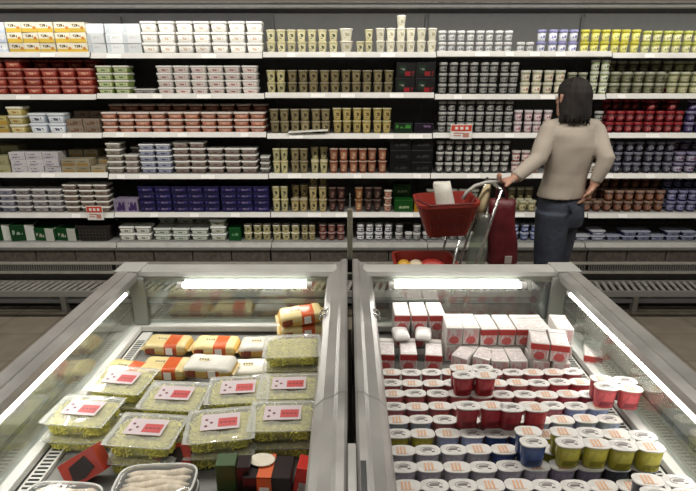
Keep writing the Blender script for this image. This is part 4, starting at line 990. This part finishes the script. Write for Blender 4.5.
sh_l, sh_r = P(550, 129, .0), P(594, 129, .03)
el_l, el_r = P(538, 159, -.06), P(606, 159, -.07)
wr_l, wr_r = P(514, 179, -.13), P(594, 185, -.07)
hipz = P(560, 205).z; hc = P(560, 205)
ank = .09
kn_l = Vector((hc.x - .050, YW - .05, .47)); kn_r = Vector((hc.x + .045, YW + .06, .47))
an_l = Vector((hc.x - .055, YW - .06, .09)); an_r = Vector((hc.x + .055, YW + .08, .09))
wom = thing('person', 'woman in a pale beige top and dark jeans, back turned, holding the trolley', 'person', (hc.x, YW, 0))
def wchild(o): o.parent = wom; o.location = (-hc.x, -YW, 0); return o
def torso(m, g, z_lo, z_hi, profs):
    rg = []
    for (px, py, hw, hd, dy) in profs:
        c = P(px, py, dy); rg.append(ell(c, hw + g, hd + g, 22, tw))
    m.loft(rg)
tp_ = [(573, 119, .045, .045, .01), (573, 123, .085, .058, .01), (573, 127, .130, .075, .01), (572, 134, .146, .088, .01), (571, 145, .140, .098, .01), (569, 158, .130, .096, .01), (566, 172, .118, .090, .01), (563, 184, .118, .092, .01), (560, 196, .124, .100, .01)]
# body
m = MB()
hd = P(573, 98, .0)
torso(m, -.012, 0, 0, tp_ + [(560, 206, .116, .100, .01), (559, 214, .106, .090, .01)])
m.tube([P(573, 124, .01), P(573.5, 112, -.0), P(574, 104, 0)], [.058, .050, .050], 14)
# head: skull, face, turned to the shelves and a little left
face = Vector((-.35, .94, 0)).normalized(); side = Vector((face.y, -face.x, 0))
def HP_(f, s, u): return hd + face * f + side * s + Vector((0, 0, u))
rg = []
for (u, f, rf, rs) in ((-.115, .045, .030, .026), (-.10, .040, .050, .045), (-.075, .022, .075, .058), (-.04, .008, .088, .066), (0, 0, .095, .072), (.04, -.004, .094, .073), (.075, -.006, .080, .064), (.098, -.006, .052, .044), (.108, -.006, .018, .016)):
    rg.append([tuple(HP_(.9 * (f + rf * math.cos(2 * PI * k / 20)), .92 * rs * math.sin(2 * PI * k / 20), .92 * u)) for k in range(20)])
m.loft(rg)
m.tube([HP_(.085, 0, .02), HP_(.102, 0, -.012), HP_(.108, 0, -.026), HP_(.088, 0, -.034)], [.006, .010, .013, .008], 10)   # nose
m.tube([HP_(.080, -.022, -.062), HP_(.094, 0, -.062), HP_(.080, .022, -.062)], [.005, .009, .005], 8)                      # lips
for s in (-1, 1):
    m.tube([HP_(-.002, s * .068, -.035), HP_(-.006, s * .079, -.012), HP_(-.008, s * .080, .014), HP_(.004, s * .070, .018)], [.007, .010, .011, .007], 8)  # ears
def arm(m, a, b, c, r):
    m.tube([a, a.lerp(b, .5), b, b.lerp(c, .3), c], r, 14)
arm(m, sh_l, el_l, wr_l, [.046, .042, .036, .036, .024]); arm(m, sh_r, el_r, wr_r, [.046, .042, .036, .036, .024])
def leg(m, h, k, a, g=0):
    m.tube([h, h.lerp(k, .5), k, k.lerp(a, .35), a], [.082 + g, .070 + g, .050 + g, .052 + g, .034 + g * 1.3], 16)
h_l, h_r = Vector((hc.x - .046, YW - .03, hipz - .03)), Vector((hc.x + .042, YW + .04, hipz - .03))
leg(m, h_l, kn_l, an_l); leg(m, h_r, kn_r, an_r)
# hands
def hand(m, wr, d, up, across, curl):
    d, up, across = d.normalized(), up.normalized(), across.normalized()
    pm = wr + d * .045
    rg = []
    for u, wv, tv in ((-.01, .024, .020), (.02, .032, .017), (.05, .038, .014), (.078, .037, .012)):
        c = wr + d * u; rg.append([tuple(c + across * (wv * math.cos(2 * PI * k / 14)) + up * (tv * math.sin(2 * PI * k / 14))) for k in range(14)])
    m.loft(rg)
    for i, ln in enumerate((.062, .072, .067, .052)):
        b = wr + d * .072 + across * (-.028 + i * .0185); p = [b]; dirv = d.copy(); ang = curl
        for s_, f in enumerate((.45, .32, .23)):
            dirv = (Matrix.Rotation(ang, 3, across) @ dirv); p.append(p[-1] + dirv * ln * f)
        m.tube(p, [.0088, .0085, .0078, .0062], 8)
    b = wr + d * .022 - across * .026; t1 = b + (d * .7 - across * .55 - up * .3).normalized() * .034; t2 = t1 + (d * .9 - up * .45).normalized() * .028
    m.tube([b, t1, t2], [.0115, .010, .0075], 8)
dl = (TP(503, 181) - wr_l)
hand(m, wr_l + dl.normalized() * .005, dl, Vector((0, 0, 1)), Vector((0, 1, 0)), R(38))
dr = Vector((-.35, .15, -.9))
hand(m, wr_r, dr, Vector((.8, -.5, -.2)), Vector((.3, .9, 0)), R(18))
# feet under the shoes
for an in (an_l, an_r): m.tube([an, an + Vector((-.01, .03, -.045)), an + Vector((-.03, .13, -.055))], [.034, .036, .028], 12)
skin = mat('skin', (.42, .23, .16), .5, noise=.06)
body = m.build('body', skin); remesh(body, .0045, 3); wchild(body)
# eyes and brows (children of the person)
for s in (-1, 1):
    e = MB(); c = HP_(.080, s * .031, .002)
    e.rings([(.2, -.010), (.8, -.007), (1, 0), (.8, .007), (.2, .010)], 12, sx=.012, sy=.012); o = e.build('eye', mat('eye white', (.8, .78, .74), .2), wom, c - Vector((hc.x, YW, 0)))
    b_ = MB().tube([HP_(.086, s * .014, .020), HP_(.088, s * .030, .026), HP_(.078, s * .046, .021)], .0032, 6).build('eyebrow', mat('brow', (.02, .012, .01), .8)); wchild(b_)
# hair
m = MB(); rg = []
for (u, f, rf, rs) in ((-.120, -.036, .030, .040), (-.105, -.038, .046, .056), (-.08, -.036, .056, .068), (-.045, -.028, .066, .076), (-.01, -.020, .078, .077), (.03, -.010, .088, .076), (.065, -.006, .080, .066), (.092, -.006, .056, .046), (.104, -.006, .018, .016)):
    rg.append([tuple(HP_(f + (1.02 * rf * math.cos(2 * PI * k / 28)) + .004 * math.sin(5 * k + u * 30), (1.03 * rs + .005 * math.sin(k * 2.3 + u * 20)) * math.sin(2 * PI * k / 28), u)) for k in range(28)])
m.loft(rg)
rr = random.Random(11)
for k in range(46):
    a = PI * .38 + rr.random() * PI * 1.24; c, s_ = math.cos(a), math.sin(a); l = rr.uniform(.10, .145)
    m.tube([HP_(-.005 + .070 * c, .068 * s_, .045), HP_(-.014 + .074 * c, .074 * s_, -.03), HP_(-.026 + .062 * c, .074 * s_ + rr.uniform(-.010, .010), -.08), HP_(-.030 + .058 * c + rr.uniform(-.012, .012), .070 * s_ + rr.uniform(-.02, .02), -l)], [.008, .011, .009, .002], 7)
hair = m.build('hair', mat('dark brown hair', (.010, .006, .0045), .8, noise=.4, nscale=60, bump=.5, bscale=120, stretch=(1, 1, .12))); remesh(hair, .005, 2); wchild(hair)
# top with long sleeves
m = MB(); torso(m, .008, 0, 0, tp_); 
c = P(560.5, 199.5, .01); 
arm(m, sh_l, el_l, wr_l.lerp(el_l, .06), [.055, .051, .046, .043, .033]); arm(m, sh_r, el_r, wr_r.lerp(el_r, .10), [.055, .050, .046, .041, .032])
m.tube([sh_l.lerp(P(573, 126, .01), .5), sh_l, sh_l.lerp(el_l, .2)], [.054, .055, .052], 14); m.tube([sh_r.lerp(P(573, 126, .01), .5), sh_r, sh_r.lerp(el_r, .2)], [.054, .055, .052], 14)
shirt = m.build('top', mat('pale beige knit', (.38, .33, .275), .85, bump=.15, bscale=30)); remesh(shirt, .006, 8)
rr = random.Random(4)
for v in shirt.data.vertices:         # soft drapery folds
    x, y, z = v.co; f = math.sin((x * .8 + z * 1.3) * 30 + math.sin(z * 14) * 1.5) * .0014 + math.sin((z * 1.1 - x) * 40) * .0007
    v.co += v.normal * f
wchild(shirt)
# jeans
m = MB(); 
rg = []
for (px, py, hw, hdd) in ((561, 191, .110, .088), (560.5, 198, .118, .096), (560.5, 206, .128, .110), (560.5, 215, .130, .112), (560, 224, .122, .102)):
    rg.append(ell(P(px, py, .01), hw, hdd, 24, tw * .6))
m.loft(rg); leg(m, h_l + Vector((0, 0, .0)), kn_l, an_l, .012); leg(m, h_r, kn_r, an_r, .012)
jeans = m.build('jeans', mat('dark blue denim', (.035, .042, .062), .8, noise=.25, nscale=14, bump=.4, bscale=40)); remesh(jeans, .006, 6); wchild(jeans)
o = MB().tube([P(570, 204, -.100), P(570, 214, -.104)], [(.03, .003), (.026, .003)], 8).build('back_pocket', mat('dark blue denim', (0, 0, 0))); wchild(o)
for an in (an_l, an_r):
    m = MB(); d = Vector((-.25, .97, 0)).normalized(); s_ = Vector((d.y, -d.x, 0)); R_ = []
    for u, hh, ww in ((-.055, .05, .022), (-.045, .07, .033), (.0, .085, .038), (.06, .06, .040), (.13, .045, .042), (.175, .035, .030), (.19, .02, .012)):
        c = Vector((an.x, an.y, 0)) + d * u
        R_.append([tuple(c + s_ * (ww * math.cos(a)) + Vector((0, 0, hh / 2 + hh / 2 * math.sin(a)))) for a in [2 * PI * k / 14 for k in range(14)]])
    m.loft(R_); wchild(m.build('shoe', mat('dark shoe', (.03, .025, .02), .4)))

dup_ = {k: v for k, v in LABELS.items() if len(v) > 1}

print('LABEL DUPES', len(dup_), list(dup_)[:10]); print('COUNTS', COUNT)
